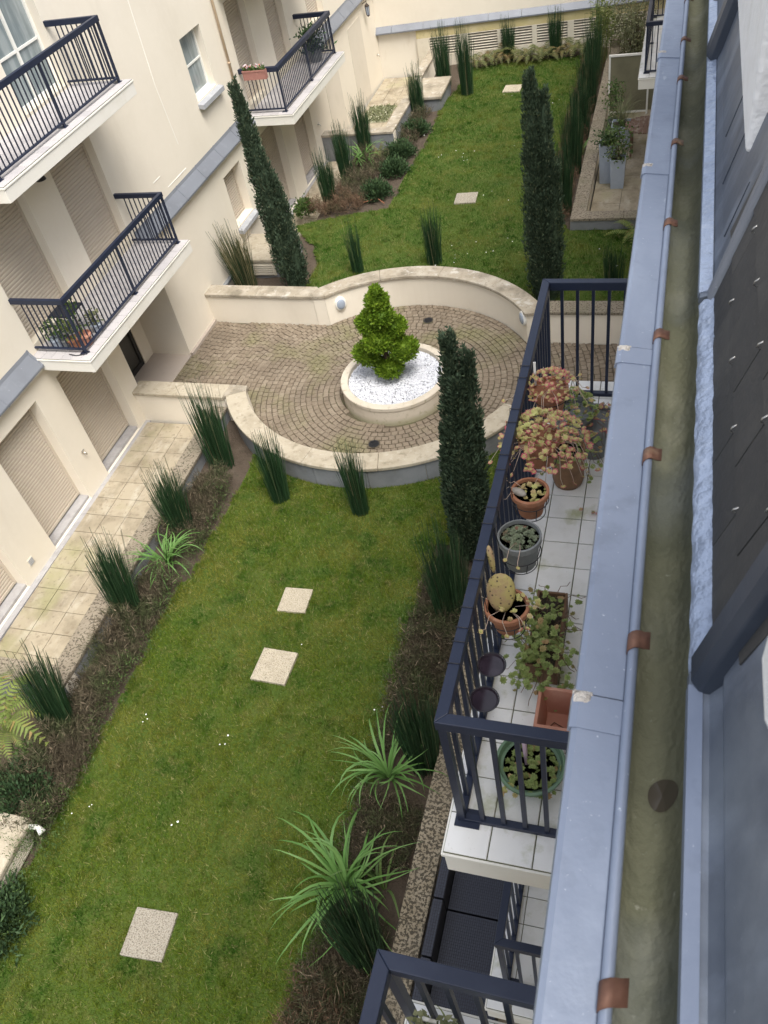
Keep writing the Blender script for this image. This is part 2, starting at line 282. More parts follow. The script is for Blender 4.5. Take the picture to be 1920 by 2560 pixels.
# ------------------------------------------------------------------ frames of the two long buildings
class Frame:
    def __init__(s, o, d, n): s.o = Vector(o); s.d = Vector(d).normalized(); s.n = Vector(n).normalized()
    def p(s, u, v, z): q = s.o+s.d*u+s.n*v; return Vector((q.x, q.y, z))
    def mtx(s): return Matrix(((s.d.x, s.n.x, 0, s.o.x), (s.d.y, s.n.y, 0, s.o.y), (0, 0, 1, 0), (0, 0, 0, 1)))
    def ang(s): return math.atan2(s.d.y, s.d.x)
a9 = R_(.9)
FL = Frame((-9.85-8*math.sin(a9), 8-8*math.cos(a9), 0), (math.sin(a9), math.cos(a9), 0), (math.cos(a9), -math.sin(a9), 0))
XR = .30
FR = Frame((XR, 0, 0), (0, 1, 0), (-1, 0, 0))
ZC = -.25            # court and terraces; the lawn is z = 0
Z1, Z2 = 2.63, 5.54  # balcony floors

UNIT = MB().box(-.5, .5, -.5, .5, 0, 1)
def unit_mesh(name, m):
    me = UNIT.mesh(name); me.materials.append(m); return me

# ------------------------------------------------------------------ ground, court, lawn
CC = Vector((-4.85, 12.54)); RI, RO = 2.79, 3.19      # the round court wall, inner and outer edge of its coping
def arcang(x, y): return math.atan2(y-CC.y, x-CC.x)
g = MB(); g.box(-70, 70, -40, 110, -1.2, -.75); g.build('ground', M['dirt'], kind='structure')

NV = rng.normal(size=(64, 4))
def wob(x, y, s=1.0):      # cheap smooth noise about 0
    return .5*math.sin(1.3*x*s+2.1*math.sin(.7*y*s))+.3*math.sin(3.1*y*s+1.7*math.sin(1.9*x*s))+.2*math.sin(6.7*x*s+5.3*y*s)
FARP = [(-7.5, 14.6), (-7.8, 16.6), (-8.2, 17.6), (-9.0, 18.5), (-7.9, 19.0), (-6.7, 19.3), (-6.62, 22.5), (-6.62, 25.2), (-6.5, 26.8), (-6.4, 28.6), (-4.7, 28.85), (-2.8, 28.9), (-2.75, 24), (-2.75, 21), (-2.45, 18.5), (-2.0, 18.05), (.25, 18.0), (.25, 14.38), (-2.2, 14.38), (-3, 14.6)]
def inpoly(x, y, P):
    c = False; j = len(P)-1
    for i in range(len(P)):
        if (P[i][1] > y) != (P[j][1] > y) and x < (P[j][0]-P[i][0])*(y-P[i][1])/(P[j][1]-P[i][1])+P[i][0]: c = not c
        j = i
    return c
def rc(x, y): return math.hypot(x-CC.x, y-CC.y)
def in_lawn(x, y):
    w = .07*wob(x, y, 2.2)
    if y < 10.9:
        le = -6.80 if y > 7 else -6.93
        return -3.6 < y and (le+w) < x < (-3.02-w+(.25 if 8.3 < y else 0)) and rc(x, y) > RO-.06 or (y >= 8.6 and -2.95 < x < -1.9 and rc(x, y) > RO-.06 and y < 10.6)
    return y > 14.3 and rc(x, y) > RO-.06 and inpoly(x+w, y+w, FARP)
def in_garden(x, y):
    if rc(x, y) < 3.0: return False
    if y < 11.0: return -7.85 < x < -2.0 and y > -4
    if y < 18.1: return y > (14.75 if x < CC.x else 14.2) and -9.75 < x < .3
    if y < 22.9: return -8.55 < x < -1.75
    return -7.55 < x < -1.75 and y < 29.7
def grid_mesh(name, test, h, z, amp, x0=-9.9, x1=.4, y0=-4, y1=29.8):
    vid = {}; V = []; F = []
    def vv(i, j):
        if (i, j) not in vid:
            x, y = x0+i*h, y0+j*h; vid[(i, j)] = len(V); V.append((x, y, z+amp*wob(x, y, 1.7)+amp*.5*wob(x, y, 5)))
        return vid[(i, j)]
    for i in range(int((x1-x0)/h)):
        for j in range(int((y1-y0)/h)):
            if test(x0+(i+.5)*h, y0+(j+.5)*h): F.append((vv(i, j), vv(i+1, j), vv(i+1, j+1), vv(i, j+1)))
    return np_mesh(name, V, F)
obj('garden_soil', grid_mesh('garden_soil', in_garden, .15, -.045, .02), M['soil'], smooth=True, kind='structure')
obj('lawn', grid_mesh('lawn', in_lawn, .08, .0, .008), M['turf'], smooth=True, kind='structure')
def blades(P, ln, w, lean, droop=None):
    n = len(P); a = rng.uniform(0, 2*np.pi, n); l = ln*rng.uniform(.6, 1.3, n); b = rng.uniform(0, 2*np.pi, n); le = lean*rng.uniform(.2, 1.2, n)
    pr = np.stack([np.cos(a), np.sin(a), np.zeros(n)], 1)*(w*rng.uniform(.7, 1.3, n)/2)[:, None]
    tip = P+np.stack([np.cos(b)*le*l, np.sin(b)*le*l, l*np.sqrt(np.maximum(.05, 1-np.minimum(le, .97)**2))], 1)
    V = np.stack([P-pr, P+pr, tip], 1).reshape(-1, 3); return V, np.arange(3*n).reshape(-1, 3)
def lawn_points():
    out = []
    for (xa, xb, ya, yb, dens) in ((-7.3, -1.8, -1.5, 10.7, 5200), (-9.3, .3, 13.6, 29, 2300)):
        n = int((xb-xa)*(yb-ya)*dens); x = rng.uniform(xa, xb, n); y = rng.uniform(ya, yb, n)
        # coarse look-up of the lawn mask
        h = .05; gx = ((x-xa)/h).astype(int); gy = ((y-ya)/h).astype(int)
        mk = np.array([[in_lawn(xa+(i+.5)*h, ya+(j+.5)*h) for j in range(int((yb-ya)/h)+2)] for i in range(int((xb-xa)/h)+2)])
        k = mk[gx, gy]; out.append(np.stack([x[k], y[k], np.full(k.sum(), .0)], 1))
    return np.concatenate(out)
STEPS = [((297, 1958), (386, 1972), (345, 2080), (259, 2062)), ((573, 1399), (645, 1411), (613, 1479), (540, 1470)), ((617, 1268), (678, 1273), (655, 1326), (600, 1317)), ((984, 418), (1031, 415), (1030, 437), (982, 439)), ((1090, 184), (1127, 182), (1124, 197), (1088, 199))]
stepc = []
for q in STEPS:
    c = sum((at(a, b, .03) for a, b in q), Vector())/4; e = at(*q[1], .03)-at(*q[0], .03)
    sz = sum((at(*q[i], .03)-at(*q[i-1], .03)).length for i in range(4))/4
    stepc.append((c, sz, math.atan2(e.y, e.x)))
LP = lawn_points()
keep = np.ones(len(LP), bool)
for c, sz, an in stepc:
    dx, dy = LP[:, 0]-c.x, LP[:, 1]-c.y; u = dx*math.cos(an)+dy*math.sin(an); v = -dx*math.sin(an)+dy*math.cos(an)
    keep &= ~((np.abs(u) < sz/2-.005) & (np.abs(v) < sz/2-.005))
LP = LP[keep]
V1 = blades(LP, .05, .0085, .8); V2 = blades(LP[rng.choice(len(LP), 60000)], .085, .008, .95); 
tc_ = LP[rng.choice(len(LP), 700)]; tq = np.repeat(tc_, 45, 0)+np.concatenate([rng.normal(0, .045, (700*45, 2)), np.zeros((700*45, 1))], 1); V3 = blades(tq, .085, .009, .8)
V, F = np.concatenate([V1[0], V2[0], V3[0]]), np.concatenate([V1[1], V2[1]+len(V1[0]), V3[1]+len(V1[0])+len(V2[0])])
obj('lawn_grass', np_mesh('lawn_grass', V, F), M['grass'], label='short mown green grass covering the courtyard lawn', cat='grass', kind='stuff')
# longer fringe along the lawn edges
fr = []
for (x, y, _) in LP[rng.choice(len(LP), 90000)]:
    if not (in_lawn(x+.12, y) and in_lawn(x-.12, y) and in_lawn(x, y-.12)): fr.append((x, y, 0))
V, F = blades(np.array(fr), .10, .010, .8)
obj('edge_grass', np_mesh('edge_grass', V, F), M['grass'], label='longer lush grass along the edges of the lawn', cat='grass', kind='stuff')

# ---- stepping slabs
sl = ['grey pebbled stepping slab set in grass, most weathered of all', 'pale pebbled stepping slab standing slightly proud of the grass', 'small pale pebbled slab flush in the grass towards the round court', 'greyish pebbled slab in the lawn beyond the round court', 'pale slab in the lawn near the row of ferns']
for i, (c, sz, an) in enumerate(stepc):
    me = MB().box(-sz/2, sz/2, -sz/2, sz/2, -.05, .035 if i != 1 else .05)
    me.build('stepping_slab', M['step_grey'] if i in (0, 3) else M['step'], None, bevel=.008, loc=(c.x, c.y, 0), rotz=an, label=sl[i], cat='paving slab', group='stepping slabs in the lawn')

# ---- court paving
court = MB()
court.add([(CC.x+3.0*math.cos(t), CC.y+3.0*math.sin(t), ZC-.028) for t in np.linspace(0, 2*math.pi, 72, endpoint=False)], [tuple(range(72))])
court.add([(-9.75, 11.3, ZC-.030), (.35, 11.0, ZC-.030), (.35, 14.15, ZC-.030), (-9.75, 14.75, ZC-.030)], [(0, 1, 2, 3)])
court_o = court.build('court_paving', M['sett_joint'], kind='structure')
PL = Vector((-4.73, 12.4)); RP = 1.05
def in_court(x, y):
    r = rc(x, y)
    if math.hypot(x-PL.x, y-PL.y) < RP+.05: return False
    if r < RI+.0: return True
    if x < CC.x: return -9.72 < x < -6.6 and 11.42 < y < 14.58 and r > RI
    return -2.6 < x < .25 and 11.2 < y < 14.05
setts = []
r = .2
while r < 5.3:
    n = max(6, int(2*math.pi*r/.128)); off = random.random()
    for i in range(n):
        t = 2*math.pi*(i+off)/n; x, y = CC.x+r*math.cos(t), CC.y+r*math.sin(t)
        if in_court(x, y): setts.append((x, y, t, 2*math.pi*r/n))
    r += .116
def sett_verts(w, d, h, j=.006):
    a, b = w/2, d/2; e = .008
    q = [(-a, -b), (a, -b), (a, b), (-a, b)]
    q = [(x+random.uniform(-j, j), y+random.uniform(-j, j)) for x, y in q]
    lo = [(x, y, -.03) for x, y in q]; md = [(x, y, h-.008) for x, y in q]; hi = [(x*(1-e/abs(x)), y*(1-e/abs(y)), h+random.uniform(-.002, .002)) for x, y in q]
    return lo+md+hi, [(8, 9, 10, 11)]+[(i, (i+1) % 4, 4+(i+1) % 4, 4+i) for i in range(4)]+[(4+i, 4+(i+1) % 4, 8+(i+1) % 4, 8+i) for i in range(4)]
setts.sort(key=lambda s: (Vector((s[0], s[1], ZC))-CAM).length if (s[1] > 10.6 and s[0] < -2.6) else 99)
svar = []
for i in range(10):
    vv, ff = sett_verts(.104, .116, .0, .007); svar.append(MB().add(vv, ff).mesh('sett')); svar[-1].materials.append(M['sett'])
rest = MB()
for i, (x, y, t, w) in enumerate(setts):
    h = ZC+random.uniform(-.004, .005)
    if i < 300: obj('sett', random.choice(svar), None, court_o, loc=(x, y, h), rotz=t+random.uniform(-.05, .05))
    else:
        vv, ff = sett_verts(.104, w-.012, 0, .007); m = Matrix.Translation((x, y, h)) @ Matrix.Rotation(t+random.uniform(-.05, .05), 4, 'Z')
        rest.add([m @ Vector(p) for p in vv], ff)
rest.build('setts', M['sett'], court_o, kind='stuff')
for (px, py) in ((808, 960), (925, 693)):
    p = at(px, py, ZC); d = thing('drain_cover', (p.x, p.y, ZC), 'round dark drain grate in the setts %s' % ('in front of the round planter' if py > 900 else 'behind the round planter'), 'drain')
    MB().box(-.11, .11, -.11, .11, .0, .012).build('frame', M['sett_joint'], d, loc=(p.x, p.y, ZC), rotz=.2, bevel=.004)
    gm = MB(); gm.lathe([(.10, .012), (.10, .02), (.075, .02), (.075, .014), (0, .014)], 24)
    for k in range(5): gm.box(-.075, .075, -.058+k*.026, -.046+k*.026, .014, .021)
    gm.build('grate', M['door_black'], d, loc=(p.x, p.y, ZC))

# ------------------------------------------------------------------ low walls of the court
ZT = .48
def wall_line(name, label, pts, side, z_lo, coping_m='coping', zt=ZT, wid=.40, clad=None, thick=.07, lo2=None):
    """straight low wall from pts[0] to pts[1] measured along the left-hand edge; side=+1 puts its width to the left of the run"""
    a, b = Vector(pts[0]), Vector(pts[1]); d = (b-a); L = d.length; an = math.atan2(d.y, d.x)
    t = thing(name, (a.x, a.y, z_lo), label, 'wall')
    m = Matrix.Translation((a.x, a.y, 0)) @ Matrix.Rotation(an, 4, 'Z'); s = side
    w0, w1 = sorted((.04*s, (wid-.04)*s)); MB().box(0, L, w0, w1, z_lo, zt-thick, m).build('wall_body', M['render'], t)
    n = max(1, round(L/1.25)); ca, cb = sorted((0, wid*s))
    for k in range(n):
        MB().box(L*k/n+.002, L*(k+1)/n-.002, ca, cb, zt-thick, zt, m).build('coping_stone', M[coping_m], t, bevel=.012)
    if clad:
        for side_ in clad:
            vv = (-.0 if side_ == 0 else wid)*s; n2 = max(1, round(L/.95))
            o_ = .018*s
            c0, c1 = sorted((.018*s, .045*s) if side_ == 0 else ((wid-.045)*s, (wid-.018)*s))
            for k in range(n2):
                MB().box(L*k/n2+.004, L*(k+1)/n2-.004, c0, c1, lo2 if lo2 is not None else z_lo, zt-thick-.003, m).build('cladding_panel', M['cladding'], t, bevel=.004)
    return t
def wall_arc(name, label, a0, a1, clad_out):
    t = thing(name, (CC.x+RI*math.cos(a0), CC.y+RI*math.sin(a0), ZC), label, 'wall')
    MB().arc(CC, RI+.04, RO-.06, a0, a1, ZC-.1, ZT-.07).build('wall_body', M['render'], t)
    n = max(1, round((a1-a0)*3/1.3))
    for k in range(n):
        b0 = a0+(a1-a0)*k/n+.0006; b1 = a0+(a1-a0)*(k+1)/n-.0006
        MB().arc(CC, RI, RO, b0, b1, ZT-.07, ZT).build('coping_stone', M['coping' if not clad_out else 'coping_light'], t, bevel=.012)
    n = max(1, round((a1-a0)*3.1/.92))
    for k in range(n):
        MB().arc(CC, RO-.055, RO-.03, a0+(a1-a0)*k/n+.0012, a0+(a1-a0)*(k+1)/n-.0012, -.1, ZT-.073).build('cladding_panel', M['cladding'], t, bevel=.004)
    return t
pi2 = 2*math.pi
WN = wall_arc('curved_wall', 'curved low wall with grey clad outer face in front of the round planter', arcang(-7.33, 11.30)+pi2 if arcang(-7.33, 11.30) < 0 else arcang(-7.33, 11.30), arcang(-2.25, 11.15)+pi2, True)
WF = wall_arc('curved_wall', 'curved low cream wall with stone coping and oval lamps behind the planter', arcang(-2.33, 14.0), arcang(-6.75, 14.5), False)
def junction(t, pts):
    c_ = Vector((sum(p[0] for p in pts)/len(pts), sum(p[1] for p in pts)/len(pts))); pts = sorted(pts, key=lambda p: math.atan2(p[1]-c_.y, p[0]-c_.x))
    MB().prism(pts, ZT-.072, ZT-.003).build('coping_stone', M['coping'], t, bevel=.008)
    MB().prism([(c_.x+(p[0]-c_.x)*.86, c_.y+(p[1]-c_.y)*.86) for p in pts], ZC-.1, ZT-.073).build('wall_body', M['render'], t)
def ap(a, r_): return (CC.x+r_*math.cos(a), CC.y+r_*math.sin(a))
wall_line('low_wall', 'short cream wall with stone coping between entrance porch and tiled terrace', ((-9.80, 11.09), (-7.76, 11.06)), 1, ZC-.1, 'coping_light')
wall_line('low_wall', 'straight cream wall with stone coping beside the louvred stone box', ((-9.80, 14.60), (-7.08, 14.51)), 1, ZC-.1, 'coping')
wall_line('low_wall', 'low cream wall with stone coping running under the big potted balcony', ((-2.1, 14.0), (.30, 14.0)), 1, ZC-.1, 'lichen_soft')
wall_line('low_wall', 'short low wall from the round court to the building below the gutter', ((-2.05, 10.72), (.30, 10.72)), 1, ZC-.1, 'coping_light')
aa = arcang(-7.33, 11.30); junction(WN, [(-7.76, 11.06), (-7.76, 11.46), (-7.38, 11.45), ap(aa, RI), ap(aa, RO)])
aa = arcang(-2.25, 11.15); junction(WN, [ap(aa, RI), ap(aa, RO), (-2.05, 10.72), (-2.05, 11.12), (-2.3, 11.2)])
aa = arcang(-6.75, 14.5); junction(WF, [(-7.08, 14.51), (-7.08, 14.91), ap(aa, RI), ap(aa, RO)])
aa = arcang(-2.33, 14.0); junction(WF, [ap(aa, RI), (-2.1, 14.0), (-2.1, 14.4), (-2.26, 14.4)])
# oval bulkhead lamps on the curved wall
for i, (px, py) in enumerate(((735, 655), (1132, 686))):
    d = ray(px, py); t_ = None
    for k in range(2000):
        q = CAM+d*(12+k*.004)
        if rc(q.x, q.y) > RI+.04 and q.y > 13: break
    an = arcang(q.x, q.y); c = Vector((CC.x+(RI+.04)*math.cos(an), CC.y+(RI+.04)*math.sin(an), q.z)); inn = Vector((-math.cos(an), -math.sin(an), 0)); tg = Vector((-math.sin(an), math.cos(an), 0))
    t = thing('wall_lamp', c, 'oval white bulkhead lamp on curved wall, %s' % ('beside the straight wall by the stone box' if i == 0 else 'partly behind the dark balcony rail corner'), 'lamp', 'oval lamps on the curved wall')
    def oval(prof):
        mb = MB(); vv = []; ff = []; n = 28
        for rr, dd in prof:
            for j in range(n):
                a = 2*math.pi*j/n; vv.append(c+tg*(rr*.82*math.cos(a))+Vector((0, 0, rr*1.08*math.sin(a)))+inn*dd)
        for a_ in range(len(prof)-1):
            for j in range(n): ff.append((a_*n+j, a_*n+(j+1) % n, (a_+1)*n+(j+1) % n, (a_+1)*n+j))
        ff.append(tuple((len(prof)-1)*n+j for j in range(n))); return mb.add(vv, ff)
    oval([(.155, 0), (.155, .03), (.14, .05), (.115, .052)]).build('rim', M['frame_white'], t, smooth=True)
    oval([(.118, .045), (.11, .062), (.08, .074), (.03, .080)]).build('diffuser', M['lamp_glass'], t, smooth=True)

# ------------------------------------------------------------------ left building
LB = thing('apartment_building', FL.p(0, 0, -.4), 'cream rendered apartment block with shuttered openings and navy railed balconies', 'building')
mL = FL.mtx()
def wall_holes(mb, fr_m, u0, u1, z0, z1, holes, v0, v1):
    us = sorted({u0, u1, *[h[0] for h in holes], *[h[1] for h in holes]}); us = [u for u in us if u0 <= u <= u1]
    for a, b in zip(us[:-1], us[1:]):
        hs_ = sorted([(h[2], h[3]) for h in holes if h[0] <= a+1e-6 and h[1] >= b-1e-6]); z = z0
        for lo, hi in hs_:
            if lo > z: mb.box(a, b, v0, v1, z, lo, fr_m)
            z = hi
        if z < z1: mb.box(a, b, v0, v1, z, z1, fr_m)
HG = 2.06; H1 = 4.97; H2 = 7.85
GH = [(5.6, 6.75, ZC, HG), (7.62, 8.89, ZC, HG), (9.54, 10.86, ZC, HG), (11.34, 13.33, ZC-.2, HG), (16.89, 17.82, .85, HG), (19.15, 20.4, ZC, HG), (21.2, 22.4, ZC, HG)]
UH = [(9.5, 10.83, Z1, H1), (11.64, 12.96, Z1, H1), (16.89, 17.86, 3.75, H1), (19.15, 20.2, Z1, H1), (21.2, 22.25, Z1, H1), (23.75, 24.95, Z1+.3, H1),
      (9.5, 10.83, Z2, H2), (11.64, 12.96, Z2, H2), (16.89, 17.86, 6.66, H2), (19.15, 20.2, Z2, H2), (21.2, 22.25, Z2, H2)]
w = MB(); wall_holes(w, mL, 0, 29.3, -.6, 2.42, GH, -.3, .05); w.build('ground_floor_wall', M['render'], LB)
w = MB(); wall_holes(w, mL, 0, 29.3, 2.42, 8.7, UH, -.3, 0); w.build('upper_wall', M['render'], LB)
w = MB(); w.box(0, 29.3, -1.9, -1.75, -.6, 8.7, mL); w.box(0, 29.3, -1.75, -.3, 2.3, 2.42, mL); w.box(0, 11.2, -1.75, -1.3, -.6, 2.3, mL); w.build('inner_wall', M['panel'], LB)
rf = MB(); rf.add([FL.p(-1, .35, 8.7), FL.p(30, .35, 8.7), FL.p(30, -.5, 10.6), FL.p(-1, -.5, 10.6), FL.p(-1, -6, 11), FL.p(30, -6, 11), FL.p(-1, -6, 8.6), FL.p(30, -6, 8.6), FL.p(-1, .35, 8.55), FL.p(30, .35, 8.55)],
       [(0, 1, 2, 3), (3, 2, 5, 4), (4, 5, 7, 6), (8, 9, 1, 0), (6, 7, 9, 8), (0, 3, 4, 6, 8), (1, 9, 7, 5, 2)]); rf.build('roof', M['slate'], LB)
def slat_profile(h, depth):   # rounded slat of unit width
    pts = [(.004, 0), (-depth*.8, h*.14), (-depth, h*.5), (-depth*.8, h*.86), (.004, h)]
    vv = [(-.5, v, z) for v, z in pts]+[(.5, v, z) for v, z in pts]; n = len(pts)
    ff = [(i, i+1, n+i+1, n+i) for i in range(n-1)]+[tuple(range(n-1, -1, -1)), tuple(range(n, 2*n))]
    return MB().add(vv, ff)
SLAT = slat_profile(.058, .016).mesh('slat'); SLAT.materials.append(M['shutter'])
def shutter(u0, u1, z0, z1, v=-.2, slats=True):
    m = MB().box(u0+.002, u1-.002, v-.03, v, z0, z1, mL)
    m.box(u0, u0+.05, v-.02, v+.035, z0, z1, mL); m.box(u1-.05, u1, v-.02, v+.035, z0, z1, mL); m.box(u0, u1, v-.02, v+.03, z0, z0+.05, mL)
    s = m.build('shutter', M['shutter'], LB)
    z = z0+.06
    while slats and z < z1-.03:
        obj('slat', SLAT, None, s, loc=FL.p((u0+u1)/2, v+.001, z), rotz=FL.ang(), scale=(u1-u0-.1, 1, 1)); z += .0625
for (a, b, c, d) in GH:
    if b-a < 1.5: shutter(a, b, c+.1 if c < 0 else c+.02, d)
for (a, b, c, d) in UH:
    if c in (Z1, Z1+.3): shutter(a, b, c+.12, d)
def window(u0, u1, z0, z1, v=-.16, cols=1, rows=2, label=None):
    f = MB(); t = .055
    f.box(u0, u1, v-.05, v, z0, z0+t, mL); f.box(u0, u1, v-.05, v, z1-t, z1, mL)
    for k in range(cols+1):
        uu = u0+(u1-u0-t)*k/cols; f.box(uu, uu+t, v-.05, v+.002, z0+t, z1-t, mL)
    for k in range(1, rows): zz = z0+(z1-z0)*k/rows; f.box(u0+t, u1-t, v-.045, v-.004, zz-.018, zz+.018, mL)
    o = f.build('window', M['frame_white'], LB, label=label)
    for c in range(cols):
        a = u0+(u1-u0-t)*c/cols+t; b = u0+(u1-u0-t)*(c+1)/cols
        for r_ in range(rows):
            MB().box(a, b, v-.035, v-.028, max(z0+t, z0+(z1-z0)*r_/rows), min(z1-t, z0+(z1-z0)*(r_+1)/rows), mL).build('pane', M['glass'], o)
    MB().box(u0, u1, v-.30, v-.14, z0, z1, mL).build('curtain', M['panel'], o)
window(9.5, 10.83, Z2+.05, H2, cols=2, rows=3); window(11.64, 12.96, Z2+.05, H2, cols=2, rows=3)
window(16.89, 17.86, 3.75, H1, cols=1, rows=2, label='small casement window with grey stone sill'); window(16.89, 17.86, 6.66, H2, cols=1, rows=2)
window(19.15, 20.2, Z2+.05, H2, cols=2, rows=3); window(21.2, 22.25, Z2+.05, H2, cols=2, rows=3)
for (a, b, z, v) in ((16.85, 17.95, 3.75, 0), (16.85, 17.9, .85, .05), (16.85, 17.95, 6.66, 0)):
    m = MB(); m.add([FL.p(u, vv, zz) for u in (a, b) for vv, zz in ((-.18, z), (-.18, z-.1), (v+.13, z-.16), (v+.13, z-.06))], [(3, 2, 1, 0), (4, 5, 6, 7), (0, 1, 5, 4), (1, 2, 6, 5), (2, 3, 7, 6), (3, 0, 4, 7)])
    m.build('window_sill', M['sill'], LB, bevel=.006)
# thresholds at shutters
for (a, b, c, d) in GH:
    if c == ZC and b-a < 1.5: MB().box(a, b, -.2, .0, ZC-.05, ZC+.06, mL).build('threshold', M['terrace_edge'], LB)
for (a, b, c, d) in UH:
    if c in (Z1, Z1+.3, Z2): MB().box(a+.001, b-.001, -.29, -.003, c-.05, c+(.12 if c != Z2 else .05), mL).build('threshold', M['louvre'], LB)
# flush plaster panels far along the ground floor
for (a, b, z0, z1) in ((23.85, 25.05, ZC+.05, HG+.05), (26.35, 27.6, ZC+.05, HG+.05)):
    MB().box(a, b, .05, .062, z0, z1, mL).build('plaster_panel', M['panel'], LB, bevel=.004)
# zinc ledge with seams, and its fascia
def ledge_part(u0, u1):
    m = MB(); n = max(1, round((u1-u0)/1.0))
    MB().box(u0, u1, .002, .14, 2.40, 2.50, mL).build('ledge_fascia', M['render_pale'], LB, bevel=.01)
    for k in range(n):
        a = u0+(u1-u0)*k/n; b = u0+(u1-u0)*(k+1)/n
        m = MB(); m.add([FL.p(u, v, z) for u in (a, b-.004) for v, z in ((.002, 2.78), (.002, 2.5), (.185, 2.47), (.185, 2.505), (.02, 2.72))], [(4, 3, 2, 1, 0), (5, 6, 7, 8, 9), (0, 1, 6, 5), (1, 2, 7, 6), (2, 3, 8, 7), (3, 4, 9, 8), (4, 0, 5, 9)])
        m.add([FL.p(u, v, z) for u in (b-.03, b+.012) for v, z in ((.004, 2.79), (.004, 2.5), (.19, 2.465), (.19, 2.513), (.024, 2.73))], [(4, 3, 2, 1, 0), (5, 6, 7, 8, 9), (0, 1, 6, 5), (1, 2, 7, 6), (2, 3, 8, 7), (3, 4, 9, 8), (4, 0, 5, 9)])
        m.build('zinc_ledge', M['zinc_ledge'], LB)
ledge_part(0, 9.3); ledge_part(13.12, 18.87); ledge_part(22.88, 29.2)
# filler line down the facade and downpipe
cr = [FL.p(15.45, .003, 8.6), FL.p(15.55, .003, 6.2), FL.p(15.5, .003, 4.6), FL.p(15.62, .003, 3.4)]
MB().tube(cr, .007, 4).build('repair_line', M['plaster_line'], LB)
for (a, b, z) in ((14.3, 14.6, 3.3), (14.75, 15.6, 3.0)): MB().tube([FL.p(a, .002, z-.1), FL.p(b, .002, z-.1)], .006, 4).build('repair_line', M['plaster_line'], LB)
dp = MB().tube([FL.p(18.62, .05, 8.6), FL.p(18.62, .05, 2.75)], .028, 8)
for z in (3.9, 5.6, 7.3): dp.tube([FL.p(18.62, .05, z), FL.p(18.62, .05, z+.04)], .036, 8)
dp.build('downpipe', M['tan_pipe'], LB, smooth=True)
# porch recess: side walls, back, floor, dark glazed door
MB().box(11.34, 13.33, -1.3, .06, ZC-.25, ZC+.015, mL).build('porch_floor', M['porch'], LB, bevel=.006)
pw = MB(); pw.box(13.33, 13.5, -1.5, -.3, -.6, 2.42, mL); pw.box(11.17, 11.34, -1.5, -.3, -.6, 2.42, mL); pw.box(11.34, 13.33, -1.5, -1.0, HG-.1, 2.42, mL); pw.box(12.95, 13.33, -1.0, -.9, -.3, HG, mL); pw.build('porch_wall', M['render'], LB)
MB().box(11.34, 13.33, -.3, -.02, HG, 2.41, mL).build('porch_lintel', M['render'], LB)
MB().box(12.97, 13.332, -.88, .055, ZC+.016, ZC+.07, mL).build('porch_skirting', M['porch'], LB) if False else None
dr = MB(); dr.box(11.34, 12.95, -.98, -.93, ZC+.016, ZC+.12, mL); dr.box(11.34, 12.95, -.98, -.93, HG-.2, HG-.1, mL)
for u in (11.34, 12.1, 12.86): dr.box(u, u+.09, -.98, -.925, ZC+.12, HG-.2, mL)
dro = dr.build('entrance_door', M['door_black'], LB, label='dark glazed entrance door in the porch recess')
for u in (11.43, 12.19): MB().box(u, u+.67, -.965, -.955, ZC+.12, HG-.2, mL).build('pane', M['glass_dark'], dro)
# small wall things
def tap(u, z, label):
    p = FL.p(u, .05, z); t = thing('garden_tap', p, label, 'tap')
    MB().tube([FL.p(u, .05, z), FL.p(u, .12, z), FL.p(u, .14, z-.05)], .016, 8).build('spout', M['hook'], t, smooth=True)
    MB().tube([FL.p(u-.04, .09, z+.04), FL.p(u+.04, .09, z+.04)], .011, 6).build('handle', M['hook'], t)
tap(9.22, .6, 'small metal garden tap on the pier between two ground floor shutters')
tap(22.75, .82, 'small metal garden tap on the wall above the far patio')
tap(28.7, .6, 'small metal garden tap near the far corner of the terrace')
p = FL.p(7.05, .05, .05); t = thing('wall_vent', p, 'small square grey vent grille on the cream wall by the terrace', 'vent')
MB().box(6.98, 7.12, .05, .06, .0, .14, mL).build('frame', M['panel'], t)
for k in range(4): MB().box(6.995, 7.105, .06, .066, .015+k*.03, .032+k*.03, mL).build('slat', M['sill'], t)
p = FL.p(28.05, .06, 2.1); t = thing('wall_lantern', p, 'bronze wall lantern near the far corner above the terrace', 'lantern')
MB().tube([FL.p(28.05, .05, 2.3), FL.p(28.05, .2, 2.38), FL.p(28.05, .2, 2.28)], .012, 6).build('bracket', M['lantern'], t)
c = FL.p(28.05, .2, 0); lm = MB().lathe([(.0, 2.33), (.08, 2.25), (.08, 2.235), (.0, 2.235)], 6, (c.x, c.y, 0)); lm.lathe([(0, 1.93), (.055, 1.97), (.055, 1.985), (0, 1.985)], 6, (c.x, c.y, 0))
for k in range(6): a = k*math.pi/3; lm.tube([(c.x+.052*math.cos(a), c.y+.052*math.sin(a), 1.98), (c.x+.074*math.cos(a), c.y+.074*math.sin(a), 2.24)], .006, 4)
lm.build('cage', M['lantern'], t); MB().lathe([(.045, 1.99), (.062, 2.23)], 6, (c.x, c.y, 0)).build('pane', M['lamp_glass'], t)
p = FL.p(11.25, .03, 4.8); t = thing('outdoor_lamp', p, 'small dark cone lamp on the pier under the upper balcony', 'lamp')
MB().box(11.2, 11.3, 0, .04, 4.78, 4.9, mL).build('mount', M['door_black'], t); cc = FL.p(11.25, .1, 0); MB().lathe([(.03, 4.9), (.045, 4.86), (.09, 4.74), (.08, 4.74), (.0, 4.85)], 14, (cc.x, cc.y, 0)).build('lamp_shade', M['door_black'], t, smooth=True)

